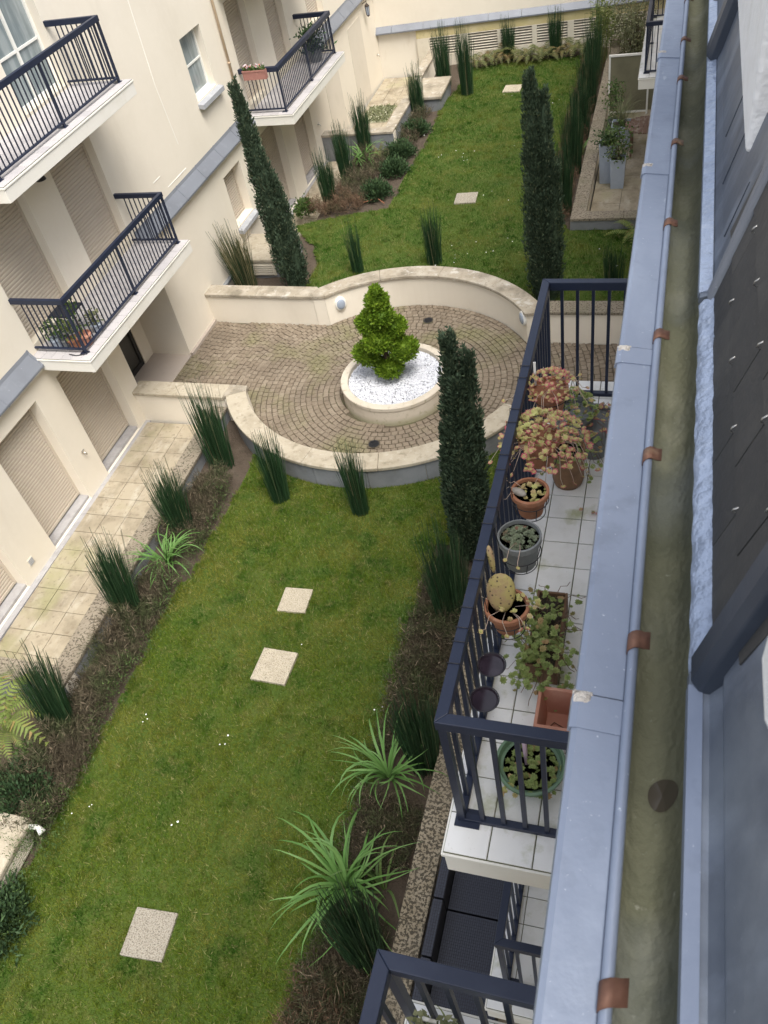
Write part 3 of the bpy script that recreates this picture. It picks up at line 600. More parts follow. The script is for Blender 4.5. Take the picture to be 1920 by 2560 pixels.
# ------------------------------------------------------------------ balconies
BAL = unit_mesh('baluster', M['navy']); POST = unit_mesh('post', M['navy']); FOOT = unit_mesh('foot_plate', M['navy'])
TILEM = {}
def tile_mesh(mn, w, d):
    key = (mn, round(w, 4), round(d, 4))
    if key not in TILEM:
        m = MB(); a, b, e = w/2, d/2, .003
        m.add([(-a, -b, 0), (a, -b, 0), (a, b, 0), (-a, b, 0), (-a, -b, .009), (a, -b, .009), (a, b, .009), (-a, b, .009), (-a+e, -b+e, .012), (a-e, -b+e, .012), (a-e, b-e, .012), (-a+e, b-e, .012)],
              [(8, 9, 10, 11)]+[(i, (i+1) % 4, 4+(i+1) % 4, 4+i) for i in range(4)]+[(4+i, 4+(i+1) % 4, 8+(i+1) % 4, 8+i) for i in range(4)])
        TILEM[key] = m.mesh('tile'); TILEM[key].materials.append(M[mn])
    return TILEM[key]
def balcony(fr_, parent, su0, su1, sv, zf, ru0, ru1, rv, tile_m, label, tw=.21, td=.21, spacing=.105, rail=(.06, .085), bal=.016, vin=0, rh=1.0, post_every=1.75, gap=.006, bottom_z=.06, slab_h=.24, feet=True):
    m4 = fr_.mtx(); ang = fr_.ang()
    s = MB().box(su0, su1, vin, sv, zf-slab_h, zf-.035, m4); s.box(su0-.012, su1+.012, vin, sv+.012, zf-.045, zf-.016, m4)
    B = s.build('balcony', M['slab_white'], parent, bevel=.006, label=label)
    MB().box(su0, su1, vin, sv, zf-.016, zf-.008, m4).build('tile_bed', M['grout'], B)
    nu = max(1, round((su1-su0)/tw)); nv = max(1, round((sv-vin)/td)); a = (su1-su0)/nu; b = (sv-vin)/nv
    me = tile_mesh(tile_m, a-gap, b-gap)
    for i in range(nu):
        for j in range(nv):
            obj('tile', me, None, B, loc=fr_.p(su0+(i+.5)*a, vin+(j+.5)*b, zf-.012+random.uniform(-.0006, .0006)), rotz=ang)
    rw, rhh = rail; zt = zf+rh
    # top rail with mitred corners
    def mitre(u_a, u_b, vo, dz0, dz1, w_):
        h = w_/2
        o_ = [(u_a-h, 0), (u_a-h, vo+h), (u_b+h, vo+h), (u_b+h, 0)]; i_ = [(u_a+h, 0), (u_a+h, vo-h), (u_b-h, vo-h), (u_b-h, 0)]
        out = []
        for k in range(3):
            poly = [o_[k], o_[k+1], i_[k+1], i_[k]]
            m_ = MB().prism(poly, dz0, dz1); m_.v = [tuple(m4 @ Vector(p_)) for p_ in m_.v]; out.append(m_)
        return out
    for m_ in mitre(ru0, ru1, rv, zt-rhh, zt, rw): m_.build('top_rail', M['navy'], B, bevel=.004)
    for m_ in mitre(ru0, ru1, rv, zf+bottom_z, zf+bottom_z+.03, .04): m_.build('bottom_rail', M['navy'], B, bevel=.003)
    zb = zf+bottom_z+.03; hb = zt-rhh-zb
    segs = [((ru0, .08), (ru0, rv)), ((ru0, rv), (ru1, rv)), ((ru1, rv), (ru1, .08))]
    for (p0, p1) in segs:
        L = math.hypot(p1[0]-p0[0], p1[1]-p0[1]); n = int(L/spacing)
        for k in range(1, n+1):
            f_ = k/(n+1); u = p0[0]+(p1[0]-p0[0])*f_; v = p0[1]+(p1[1]-p0[1])*f_
            obj('baluster', BAL, None, B, loc=fr_.p(u, v, zb), rotz=ang, scale=(bal, bal, hb))
    posts = [(ru0, rv), (ru1, rv)]; n = max(1, round((ru1-ru0)/post_every))
    posts += [(ru0+(ru1-ru0)*k/n, rv) for k in range(1, n)]
    for (u, v) in posts:
        obj('post', POST, None, B, loc=fr_.p(u, v, zf), rotz=ang, scale=(.038, .038, zt-rhh-zf))
        if feet: obj('foot_plate', FOOT, None, B, loc=fr_.p(u, v-.03, zf+.001), rotz=ang, scale=(.10, .13, .008))
    return B
balcony(FL, LB, 9.30, 13.12, 1.16, Z1, 9.50, 13.0, .98, 'tile_grey', 'first floor balcony holding potted plants at one end')
balcony(FL, LB, 9.30, 13.12, 1.16, Z2, 9.50, 13.0, .98, 'tile_grey', 'second floor balcony in front of white framed windows')
balcony(FL, LB, 18.87, 22.88, 1.18, Z1, 19.05, 22.78, .96, 'tile_grey', 'first floor balcony with a pink flower box on its rail', rail=(.10, .10))
balcony(FL, LB, 18.87, 22.88, 1.18, Z2, 19.05, 22.78, .96, 'tile_grey', 'second floor balcony above the flower box balcony')

# ------------------------------------------------------------------ building below the camera
RB = thing('apartment_building', (XR, 0, -.6), 'slate roofed apartment block with zinc gutter above white tiled balconies', 'building')
w = MB(); wall_holes(w, FR.mtx(), -6, 29.9, -.6, 8.40, [(2.2, 3.4, Z2, 7.7), (3.9, 5.0, Z2, 7.7), (2.2, 3.4, Z1, 4.8), (3.9, 5.0, Z1, 4.8), (2.2, 3.4, ZC, 2.0)], -.3, 0); w.build('wall', M['render'], RB)
MB().box(-6, 29.9, -1.2, -1.0, -.6, 8.4, FR.mtx()).build('inner_wall', M['panel'], RB)
for (a, b) in ((2.2, 3.4), (3.9, 5.0)):
    for z in (Z2, Z1):
        f = MB(); mm = FR.mtx()
        f.box(a, b, -.2, -.15, z, z+.08, mm); f.box(a, b, -.2, -.15, z+2.08, z+2.16, mm)
        for u in (a, (a+b)/2-.04, b-.08): f.box(u, u+.08, -.2, -.145, z+.08, z+2.08, mm)
        fo = f.build('balcony_door', M['frame_white'], RB)
        for u in (a+.08, (a+b)/2+.04): MB().box(u, u+(b-a)/2-.12, -.18, -.172, z+.08, z+2.08, mm).build('pane', M['glass'], fo)
balcony(FR, RB, 1.57, 5.42, 1.12, Z2, 1.76, 5.245, 1.055, 'tile_white', 'white tiled second floor balcony crowded with succulent pots', spacing=.118, rail=(.055, .065), bal=.022, bottom_z=.0, post_every=3.6)
balcony(FR, RB, 1.57, 5.42, 1.12, Z1, 1.76, 5.245, .99, 'tile_white', 'lower white tiled balcony above the dark sofa', spacing=.118, rail=(.055, .065), bal=.022, bottom_z=.0, post_every=3.6, tw=.22, td=.10*2)
balcony(FR, RB, -3.2, .88, 1.12, Z2, -3.0, .78, 1.055, 'tile_white', 'second floor balcony with white planter boxes behind its rail', spacing=.118, rail=(.06, .065), bal=.022, bottom_z=.0, post_every=3.6)
balcony(FR, RB, 19.55, 23.5, 1.05, Z1, 19.8, 23.3, .93, 'tile_white', 'far first floor balcony above the glass screen', spacing=.118, rail=(.07, .08), bal=.022, bottom_z=.02, post_every=1.75)

# ---- gutter
ZG = 8.56
def bend(x, y): return x+.006*max(0, y-1.5)
def sweep(prof, ys, closed=False):
    mb = MB(); n = len(prof); vv = [(bend(x, y), y, z) for y in ys for x, z in prof]; ff = []
    for i in range(len(ys)-1):
        for j in range(n if closed else n-1):
            ff.append((i*n+j, i*n+(j+1) % n, (i+1)*n+(j+1) % n, (i+1)*n+j))
    if closed: ff += [tuple(range(n)), tuple((len(ys)-1)*n+j for j in range(n))]
    return mb.add(vv, ff)
def yr(a, b, h=.25): return list(np.linspace(a, b, max(2, int((b-a)/h)+1)))
JO = [-2.07, -1.13, -.2, .736, 1.67, 2.60, 3.53, 4.46, 5.4, 6.33, 7.27, 8.2]
GU = sweep([(.002, ZG-.012), (.005, ZG-.05), (.013, ZG-.075), (.026, ZG-.092), (.042, ZG-.099), (.058, ZG-.097), (.074, ZG-.086), (.086, ZG-.066), (.094, ZG-.04), (.098, ZG-.01), (.106, ZG-.02), (.095, ZG-.09), (.06, ZG-.115), (.02, ZG-.11), (-.002, ZG-.08)], yr(-3, 8.2), True).build('gutter', M['moss'], RB, smooth=True, label='zinc eaves gutter with mossy trough and copper clips')
for a, b in zip(JO[:-1], JO[1:]):
    dz = random.uniform(-.0005, .0005)
    sweep([(-.080, ZG-.012), (-.077, ZG-.002), (-.068, ZG+.001), (-.003, ZG-.006), (.0, ZG-.02), (-.003, ZG-.024), (-.07, ZG-.022), (-.074, ZG-.10), (-.080, ZG-.10)], yr(a+.002, b+.0), True).build('zinc_capping', M['zinc'], GU, bevel=0)
    sweep([(-.084, ZG-.014), (-.081, ZG+.0005), (-.070, ZG+.0038), (-.001, ZG-.0035), (-.001, ZG-.009), (-.08, ZG-.013)], yr(b-.062, b-.003, .06), True).build('lap_joint', M['zinc'], GU)
    mb = MB(); vv, ff = [], []
    for i in range(9):
        for j in range(7):
            x = -.082+.033*i/8; y = b-.022+.03*j/6; e = (1-abs(i/4-1)**2)*(1-abs(j/3-1)**2)
            vv.append((bend(x, y), y, ZG+.0005+.006*e*random.uniform(.6, 1.2)-.003*(e < .05)))
    for i in range(8):
        for j in range(6): ff.append((i*7+j, (i+1)*7+j, (i+1)*7+j+1, i*7+j+1))
    mb.add(vv, ff).build('solder_patch', M['solder'], GU, smooth=True)
def bead(y0, y1):
    mb = MB(); n = 12; ys = yr(y0, y1, .15); mb.tube([(bend(.006, y), y, ZG+.0015+.0006*math.sin(y*9)) for y in ys], .0085, n); return mb
bead(-3, 8.2).build('rolled_edge', M['zinc'], GU, smooth=True)
for y in (-1.2, -.7, -.2, .31, .845, 1.30, 1.71, 2.23, 2.73, 3.24, 3.62, 4.09, 4.6, 5.1, 5.6, 6.1, 6.6):
    x0 = bend(.006, y); mb = MB(); vv = []; ff = []; wd = .034
    prof = [(-.0105, -.006), (-.0100, .004), (-.005, .0105), (.002, .0125), (.009, .0095), (.016, .003), (.026, -.001)]
    for yy in (y-wd/2, y+wd/2):
        for px_, pz in prof: vv.append((x0+px_, yy+(px_*.35), ZG+.0015+pz))
    n = len(prof)
    for j in range(n-1): ff.append((j, j+1, n+j+1, n+j))
    o = mb.add(vv, ff).build('clip', M['copper'], GU, smooth=True)
    sm = o.modifiers.new('solid', 'SOLIDIFY'); sm.thickness = .0022
GPX = [.005, .013, .026, .042, .058, .074, .086, .094, .098]; GPZ = [-.05, -.075, -.092, -.099, -.097, -.086, -.066, -.04, -.01]
oc = [(.066+.021*math.cos(q), .63+.027*math.sin(q)) for q in np.linspace(0, 2*math.pi, 28, endpoint=False)]
MB().add([(.066, .63, ZG-.0905)]+[(x, y, ZG+float(np.interp(x, GPX, GPZ))+.002) for x, y in oc], [(0, i+1, (i+1) % 28+1) for i in range(28)]).build('outlet', M['water'], GU)
# flashing between gutter and roof
TS = 1/3.5
def roofp(y, d):            # point on the steep roof face, d = height above the eave line
    return Vector((.135+d*TS+.006*max(0, y-1.5), y, ZG+d))
def crinkle(y0, y1, mname, amp):
    mb = MB(); ys = yr(y0, y1, .012); prof = [(.094, -.012), (.104, .004), (.118, .010), (.130, .022), (.140, .045)]; n = len(prof); vv = []; ff = []
    for y in ys:
        for k, (x, z) in enumerate(prof):
            ph = y*95+k*1.7; vv.append((bend(x, y)+amp*.5*math.sin(ph*.7+k), y, ZG+z+amp*math.sin(ph)*(.4+.6*math.sin(y*23+k*2.1))))
    for i in range(len(ys)-1):
        for j in range(n-1): ff.append((i*n+j, i*n+j+1, (i+1)*n+j+1, (i+1)*n+j))
    return mb.add(vv, ff).build('flashing', M[mname], RB, smooth=True)
crinkle(.80, 1.86, 'zinc_bright', .0022)
sweep([(.092, ZG-.012), (.094, ZG+.004), (.114, ZG+.008), (.140, ZG+.010), (.139, ZG+.055), (.20, ZG+.265), (.205, ZG+.26), (.142, ZG+.04), (.11, ZG-.014)], yr(-3, .80), True).build('apron_flashing', M['zinc_dark'], RB)
sweep([(.0905, ZG-.012), (.0925, ZG+.0065), (.1135, ZG+.0105), (.1135, ZG+.0085), (.094, ZG+.0045)], yr(-3, .775), True).build('flashing_lip', M['zinc'], RB)
sweep([(.092, ZG-.012), (.094, ZG+.004), (.124, ZG+.012), (.140, ZG+.05), (.21, ZG+.30), (.215, ZG+.295), (.142, ZG+.03), (.11, ZG-.014)], yr(1.87, 8.2), True).build('apron_flashing', M['zinc_dark'], RB)
sweep([(.0905, ZG-.012), (.0925, ZG+.0065), (.122, ZG+.0145), (.122, ZG+.0125), (.094, ZG+.0045)], yr(1.89, 8.2), True).build('flashing_lip', M['zinc_bright'], RB)
# roof: sheathing plus slates in courses
ROOF = MB().add([roofp(-6, -.02)+Vector((.02, 0, 0)), roofp(29, -.02)+Vector((.02, 0, 0)), roofp(29, 2.3)+Vector((.02, 0, 0)), roofp(-6, 2.3)+Vector((.02, 0, 0)), (6, -6, 11.3), (6, 29, 11.3), (6, -6, 8.3), (6, 29, 8.3)],
     [(0, 1, 2, 3), (3, 2, 5, 4), (4, 5, 7, 6), (0, 6, 7, 1), (0, 3, 4, 6), (1, 7, 5, 2)]).build('roof', M['slate'], RB)
sang = math.atan2(TS, 1)
rot = Matrix.Rotation(sang, 4, 'Y')
SW, SX = .208, .112
slm = []
for k in range(4):
    m = MB(); h = SX*2.05; a = SW/2-.0015; e = .003
    q = [(-a+random.uniform(-e, e), random.uniform(-e, e)), (a+random.uniform(-e, e), random.uniform(-e, e)), (a, h), (-a, h)]
    m.add([(x_, y_, z_) for z_, sgn in ((0, 1),) for x_, y_ in [(0, 0)]], [])
    m.v = []; m.f = []
    vv = []
    for t_ in (-.0065, 0):       # thickness out of the roof face (-x), thickest at the tail
        for (yy, zz) in q: vv.append((t_-.007*(1-zz/h), yy, zz))
    m.add(vv, [(0, 1, 2, 3), (7, 6, 5, 4), (0, 4, 5, 1), (1, 5, 6, 2), (2, 6, 7, 3), (3, 7, 4, 0)]); me = m.mesh('slate'); me.materials.append(M['slate']); slm.append(me)
hk = MB().tube([(-.012, 0, .012), (-.019, 0, .002), (-.018, .002, -.006), (-.010, .003, -.010), (-.008, .010, .020)], .0016, 6)
HK = hk.mesh('hook'); HK.materials.append(M['hook']); HK.polygons.foreach_set('use_smooth', [True]*len(HK.polygons))
for row in range(13):
    d = -.004+row*SX; y0 = .855; off = 0 if row % 2 == 0 else -SW/2
    for k in range(-1, 6):
        y = y0+.10+k*SW+off
        if y < .80+.02 or y > 1.90: continue
        o = obj('slate', random.choice(slm), None, ROOF, loc=roofp(y, d)+Vector((-.001, 0, 0))); o.rotation_euler = (0, sang, 0)
        o = obj('slate_hook', HK, None, ROOF, loc=roofp(y, d)); o.rotation_euler = (random.uniform(-.2, .2), sang, 0)
def batten(y, wd, pr, mname, d0, d1, name, ey=0.0):
    mb = MB(); nrm = Vector((-1, 0, TS)).normalized(); sec = [(-wd/2, 0), (-wd/2*.9, pr*.7), (-wd/4, pr), (wd/4, pr), (wd/2*.9, pr*.7), (wd/2, 0)]; vv = []
    for d in (d0, d1):
        for yy, h in sec: vv.append(roofp(y, d)+Vector((0, yy+ey*(d-d0), 0))+nrm*h)
    n = len(sec); ff = [(i, (i+1) % n, n+(i+1) % n, n+i) for i in range(n)]+[tuple(range(n-1, -1, -1)), tuple(range(n, 2*n))]
    return mb.add(vv, ff).build(name, M[mname], RB, smooth=False, bevel=.003)
batten(.80, .085, .042, 'zinc_black', -.0, 1.3, 'zinc_roll', .10)
batten(1.875, .055, .026, 'zinc_ledge', .0, 1.3, 'zinc_roll', .10)
batten(1.93, .06, .014, 'zinc_dark', .0, 1.3, 'zinc_roll', .10)
batten(3.45, .16, .05, 'zinc_black', -.0, 1.3, 'zinc_roll', .0)
batten(4.05, .10, .03, 'zinc_ledge', -.0, 1.3, 'zinc_roll', .0)
for (y, d0, d1) in ((2.35, .05, .22), (2.6, .07, .24), (2.05, .06, .2)): batten(y, .006, .012, 'zinc_black', d0, d1, 'seam')
# neighbour dormer and the jamb of the window the picture was taken from
MB().box(.178, 1.4, 2.20, 3.42, ZG+.20, ZG+1.75).build('dormer', M['white_paint'], RB, bevel=.012, label='white painted dormer on the steep roof')
MB().box(.128, .9, .445, .555, ZG+.42, ZG+1.3).build('window_jamb', M['white_paint'], RB, bevel=.02)

# ------------------------------------------------------------------ terraces
SLABM = {}
def paving(name, x0, x1, y0, y1, nx, ny, z=ZC, m='terrace', jit=.0):
    b = MB().add([(x0, y0, z-.025), (x1, y0, z-.025), (x1, y1, z-.025), (x0, y1, z-.025)], [(0, 1, 2, 3)]).build(name, M['terrace_joint'], kind='structure')
    a, c = (x1-x0)/nx, (y1-y0)/ny; key = (m, round(a, 3), round(c, 3))
    if key not in SLABM:
        q = MB(); w, d, e = a/2-.005, c/2-.005, .005
        q.add([(-w, -d, -.03), (w, -d, -.03), (w, d, -.03), (-w, d, -.03), (-w, -d, -.003), (w, -d, -.003), (w, d, -.003), (-w, d, -.003), (-w+e, -d+e, 0), (w-e, -d+e, 0), (w-e, d-e, 0), (-w+e, d-e, 0)],
              [(8, 9, 10, 11)]+[(i, (i+1) % 4, 4+(i+1) % 4, 4+i) for i in range(4)]+[(4+i, 4+(i+1) % 4, 8+(i+1) % 4, 8+i) for i in range(4)])
        SLABM[key] = q.mesh('paving_slab'); SLABM[key].materials.append(M[m])
    for i in range(nx):
        for j in range(ny): obj('paving_slab', SLABM[key], None, b, loc=(x0+(i+.5)*a, y0+(j+.5)*c, z+random.uniform(-.002, .002)))
    return b
paving('terrace_paving', -9.69, -8.0, 5.05, 11.07, 4, 14)
MB().box(0, 11.3, .05, .16, ZC-.1, ZC-.004, mL).build('edge_strip', M['terrace_edge'], kind='structure')
MB().box(18.4, 23.0, .05, .14, ZC-.1, ZC-.004, mL).build('edge_strip', M['terrace_edge'], kind='structure')
MB().box(13.33, 14.62, .05, .12, ZC-.1, ZC+.06, mL).build('edge_strip', M['porch'], kind='structure')
paving('patio_paving', -9.5, -8.5, 18.4, 22.75, 2, 9)
paving('far_terrace_paving', -9.42, -7.55, 22.95, 29.0, 4, 13)
paving('right_terrace_paving', -1.75, .3, -3.5, 9.0, 4, 25)
paving('far_right_terrace_paving', -1.7, .3, 18.3, 29.6, 3, 16)
# parapets of the terraces: measured along the outer edge
wall_line('terrace_parapet', 'parapet with spotted stone coping and grey clad face along the tiled terrace', ((-7.71, 4.95), (-7.71, 11.05)), 1, ZC-.1, 'lichen_soft', zt=.27, wid=.34, clad=(0,))
wall_line('terrace_parapet', 'short end parapet of the tiled terrace behind the big fern', ((-9.75, 4.76), (-7.72, 4.76)), 1, ZC-.1, 'lichen_soft', zt=.262, wid=.34, clad=(0,))
wall_line('terrace_parapet', 'heavily lichen spotted parapet coping beside the dark sofa', ((-1.865, -3.5), (-1.865, 9.0)), 1, ZC-.1, 'lichen', zt=.27, wid=.295, clad=(1,))
wall_line('terrace_parapet', 'speckled stone parapet end of the terrace with grey planters', ((-2.02, 17.98), (.3, 17.98)), 1, ZC-.1, 'lichen_soft', zt=.29, wid=.34, clad=(0,))
wall_line('terrace_parapet', 'long speckled stone parapet between reeds and the terrace with grey planters', ((-1.69, 18.32), (-1.69, 29.5)), 1, ZC-.1, 'lichen_soft', zt=.285, wid=.33, clad=(1,))
wall_line('terrace_parapet', 'far terrace parapet with mossy stone coping above the patio', ((-9.6, 22.82), (-7.42, 22.82)), 1, ZC-.1, 'coping', zt=.48, wid=.34, clad=(0,))
wall_line('terrace_parapet', 'far terrace parapet with stone coping facing the far flower bed', ((-7.42, 23.17), (-7.42, 25.2)), 1, ZC-.1, 'coping', zt=.475, wid=.32, clad=(0,))
wall_line('terrace_parapet', 'sloping stone coping beside the variegated plant at the far wall', ((-7.5, 26.9), (-7.5, 29.1)), 1, ZC-.1, 'coping', zt=.5, wid=.3)
# stone boxes over light wells
def stone_box(x0, x1, y0, y1, zt, label, louv=None, top='coping_light'):
    t = thing('stone_box', ((x0+x1)/2, (y0+y1)/2, -.1), label, 'stone box')
    MB().box(x0+.05, x1-.05, y0+.05, y1-.05, -.2, zt-.1).build('body', M['yellow_wall'] if louv == 'x' else M['cladding'], t)
    MB().box(x0, x1, y0, y1, zt-.1, zt).build('coping_stone', M[top], t, bevel=.025)
    if louv == 'y':
        MB().box(x0+.25, x1-.28, y0+.02, y0+.05, zt-.42, zt-.105).build('grille_frame', M['louvre'], t)
        for k in range(5): MB().box(x0+.3, x1-.33, y0-.0, y0+.022, zt-.395+k*.055, zt-.365+k*.055).build('louvre_slat', M['louvre'], t)
    if louv == 'x':
        for k in range(6): MB().box(x1-.055, x1-.02, y0+.06, y1-.12, .0+k*.042, .026+k*.042).build('louvre_slat', M['louvre'], t)
    return t
stone_box(-9.72, -8.32, 16.1, 17.35, .45, 'flat stone topped box with white louvre grille beside the cypress', 'y')
stone_box(-8.6, -7.03, .6, 2.90, .34, 'thick stone slab box with ribbed side at the lawn edge', 'x')
stone_box(-7.5, -6.58, 25.3, 26.88, .42, 'square stone topped box at the corner of the far lawn', None, 'coping')
# L-shaped low kerb behind the straight wall
wall_line('low_kerb', 'narrow grey kerb boxing in the dry reeds by the wall', ((-9.72, 15.0), (-9.72, 16.05)), -1, -.1, 'cladding', zt=.2, wid=.12)
# white swivel spot on the stone box
p = at(70, 1790, .25); t = thing('garden_spotlight', (p.x, p.y, 0), 'small white swivel spotlight fixed to the ribbed stone box', 'spotlight')
MB().tube([(p.x-.03, p.y-.12, .0), (p.x-.01, p.y-.05, .12), (p.x, p.y, .22)], .012, 6).build('stem', M['hose'], t)
MB().tube([(p.x-.02, p.y, .2), (p.x+.01, p.y, .24)], .035, 10).build('joint', M['door_black'], t, smooth=True)
MB().tube([(p.x-.09, p.y+.02, .26), (p.x-.01, p.y+.01, .28), (p.x+.09, p.y+.02, .28), (p.x+.16, p.y-.02, .24)], [.03, .035, .035, .05], 12).build('head', M['frame_white'], t, smooth=True)

# ------------------------------------------------------------------ far end wall
fa = math.atan(.1); FF = Frame((-9.5, 29.02, 0), (math.cos(fa), math.sin(fa), 0), (math.sin(fa), -math.cos(fa), 0)); mF = FF.mtx()
EW = thing('end_wall', FF.p(5, 0, -.4), 'cream end wall with zinc strip, mossy band and louvred vents', 'wall')
MB().box(-.5, 11, -.4, -.02, -.6, 9, mF).build('wall_face', M['render'], EW)
MB().box(-.5, 1.33, -.02, .0, -.6, 1.12, mF).build('lower_face', M['render_pale'], EW)
HB = [(1.75, 2.75, .27, .83), (3.0, 3.95, .27, .83), (4.05, 5.05, .27, .83), (5.2, 6.15, .27, .83), (6.35, 7.35, .27, .83), (7.5, 8.4, .27, .83)]
w = MB(); wall_holes(w, mF, 1.33, 11, -.6, .85, HB, -.02, .10); w.build('vent_plinth', M['louvre'], EW)
MB().box(1.33, 11, -.02, .085, .852, 1.12, mF).build('mossy_band', M['yellow_wall'], EW, bevel=.01)
for k in range(11):
    m = MB(); m.add([FF.p(u, v, z) for u in (-.5+k*1.05, .55+k*1.05-.01) for v, z in ((-.015, 1.32), (-.015, 1.12), (.14, 1.12), (.14, 1.16))], [(3, 2, 1, 0), (4, 5, 6, 7), (0, 1, 5, 4), (1, 2, 6, 5), (2, 3, 7, 6), (3, 0, 4, 7)])
    m.build('zinc_strip', M['zinc_ledge'], EW)
for (a, b, c, d) in HB:
    g_ = MB().box(a, b, -.015, .0, c, d, mF).build('vent', M['dark_gap'], EW)
    for k in range(7):
        z = c+.012+k*.078; m = MB(); m.add([FF.p(u, v, zz) for u in (a+.002, b-.002) for v, zz in ((.02, z+.03), (.085, z), (.09, z+.010), (.025, z+.04))], [(3, 2, 1, 0), (4, 5, 6, 7), (0, 1, 5, 4), (1, 2, 6, 5), (2, 3, 7, 6), (3, 0, 4, 7)])
        m.build('louvre_slat', M['louvre'], g_)

# ------------------------------------------------------------------ round planter with topiary
RPt = thing('round_planter', (PL.x, PL.y, ZC), 'round cream planter ring filled with white gravel in the paved court', 'planter')
MB().lathe([(RP+.015, ZC-.03), (RP+.01, ZC+.05), (RP, .03), (RP+.012, .05), (RP+.012, .115), (RP+.0, .125), (RP-.12, .125), (RP-.13, .115), (RP-.13, -.1)], 72, (PL.x, PL.y, 0)).build('ring', M['planter'], RPt, smooth=False)
MB().lathe([(0, .02), (.92, .02)], 48, (PL.x, PL.y, 0)).build('gravel_bed', M['gravel_base'], RPt)
n = 15000; rr = .915*np.sqrt(rng.uniform(0, 1, n)); th = rng.uniform(0, 2*np.pi, n); sz = rng.uniform(.006, .014, n)
cen = np.stack([PL.x+rr*np.cos(th), PL.y+rr*np.sin(th), .022+rng.uniform(0, .014, n)], 1)
tet = np.array([(1, 1, 1), (-1, -1, 1), (-1, 1, -1), (1, -1, -1)], float)
ax = rng.normal(size=(n, 3)); ax /= np.linalg.norm(ax, axis=1)[:, None]; an = rng.uniform(0, 6.28, n)
def rotv(v, ax, an):
    c, s_ = np.cos(an)[:, None, None], np.sin(an)[:, None, None]; a = ax[:, None, :]; v = v[None]
    return v*c+np.cross(np.broadcast_to(a, (len(an), v.shape[1], 3)), np.broadcast_to(v, (len(an), v.shape[1], 3)))*s_+a*(np.sum(a*v, 2, keepdims=True))*(1-c)
Vg = (rotv(tet, ax, an)*sz[:, None, None]+cen[:, None, :]).reshape(-1, 3)
Fg = (np.array([(0, 1, 2), (0, 3, 1), (0, 2, 3), (1, 3, 2)])[None]+4*np.arange(n)[:, None, None]).reshape(-1, 3)
obj('gravel', np_mesh('gravel', Vg, Fg), M['gravel'], RPt, kind='stuff')

def sprays(P, D, ln, wd, fold=.25, rand=.35):
    """kite shaped leaf sprays: points P, growth directions D"""
    n = len(P); D = D+rng.normal(size=D.shape)*rand; D /= np.linalg.norm(D, axis=1)[:, None]
    q = rng.normal(size=D.shape); A = np.cross(D, q); A /= np.linalg.norm(A, axis=1)[:, None]; B = np.cross(D, A)
    l = (ln*rng.uniform(.6, 1.35, n))[:, None]; w_ = (wd*rng.uniform(.7, 1.3, n))[:, None]/2
    V = np.stack([P, P+D*l*.45+A*w_+B*l*fold*.2, P+D*l, P+D*l*.45-A*w_+B*l*fold*.2], 1).reshape(-1, 3)
    return V, (np.array([(0, 1, 2, 3)])+4*np.arange(n)[:, None])
def join(parts):
    Vs, Fs, o = [], [], 0
    for v, f in parts: Vs.append(v); Fs.append(f+o); o += len(v)
    return np.concatenate(Vs), np.concatenate(Fs)

# topiary in the planter
tp = Vector((PL.x-.1, PL.y+.02, .02)); T = thing('topiary_tree', tp, 'bright green cloud pruned conifer growing in the round planter', 'tree')
b = MB().tube([tp+Vector(q) for q in ((0, 0, -.05), (.02, 0, .25), (-.04, .02, .55), (.0, .04, .9), (.02, .05, 1.5))], [.055, .05, .045, .035, .02], 8)
pads = [((.03, -.05, .30), .27, .16), ((-.34, -.02, .60), .27, .22), ((.36, .04, .66), .26, .20), ((.0, .30, .72), .22, .18), ((-.06, -.12, .94), .27, .17), ((.22, .12, 1.10), .22, .19), ((-.22, .06, 1.22), .25, .20), ((.06, -.02, 1.42), .22, .16), ((-.02, .06, 1.66), .21, .17), ((.01, .05, 1.86), .11, .11)]
for c, r_, h_ in pads: b.tube([tp+Vector((0, .02, max(.15, c[2]-.2))), tp+Vector(c)], [.03, .015], 6)
b.build('trunk', M['bark'], T, smooth=True)
for c, r_, h_ in pads:
    n = int(9500*r_*r_*2.2)+300; d = rng.normal(size=(n, 3)); d /= np.linalg.norm(d, axis=1)[:, None]
    lump = 1+.10*np.sin(d[:, 0]*7+c[0]*9)*np.sin(d[:, 1]*6+c[2]*5)+.07*np.sin(d[:, 2]*11+d[:, 0]*5)
    P = np.array(tp)+np.array(c)+d*np.array([r_, r_, h_])*(rng.uniform(.72, 1.0, n)*lump)[:, None]
    V, F = sprays(P, d+np.array([0, 0, .45]), .062, .034, .3, .4)
    core = MB(); 
    for k in range(1): core.lathe([(0, -h_*.78)]+[(r_*.78*math.cos(a), h_*.78*math.sin(a)) for a in np.linspace(-1.3, 1.3, 7)]+[(0, h_*.78)], 12, tp+Vector(c))
    cv = np.array(core.v); cf = np.array([f if len(f) == 4 else (f+(f[-1],))[:4] for f in core.f if len(f) == 4])
    obj('foliage_pad', np_mesh('foliage_pad', *join([(V, F), (cv, cf)])), M['topiary'], T)

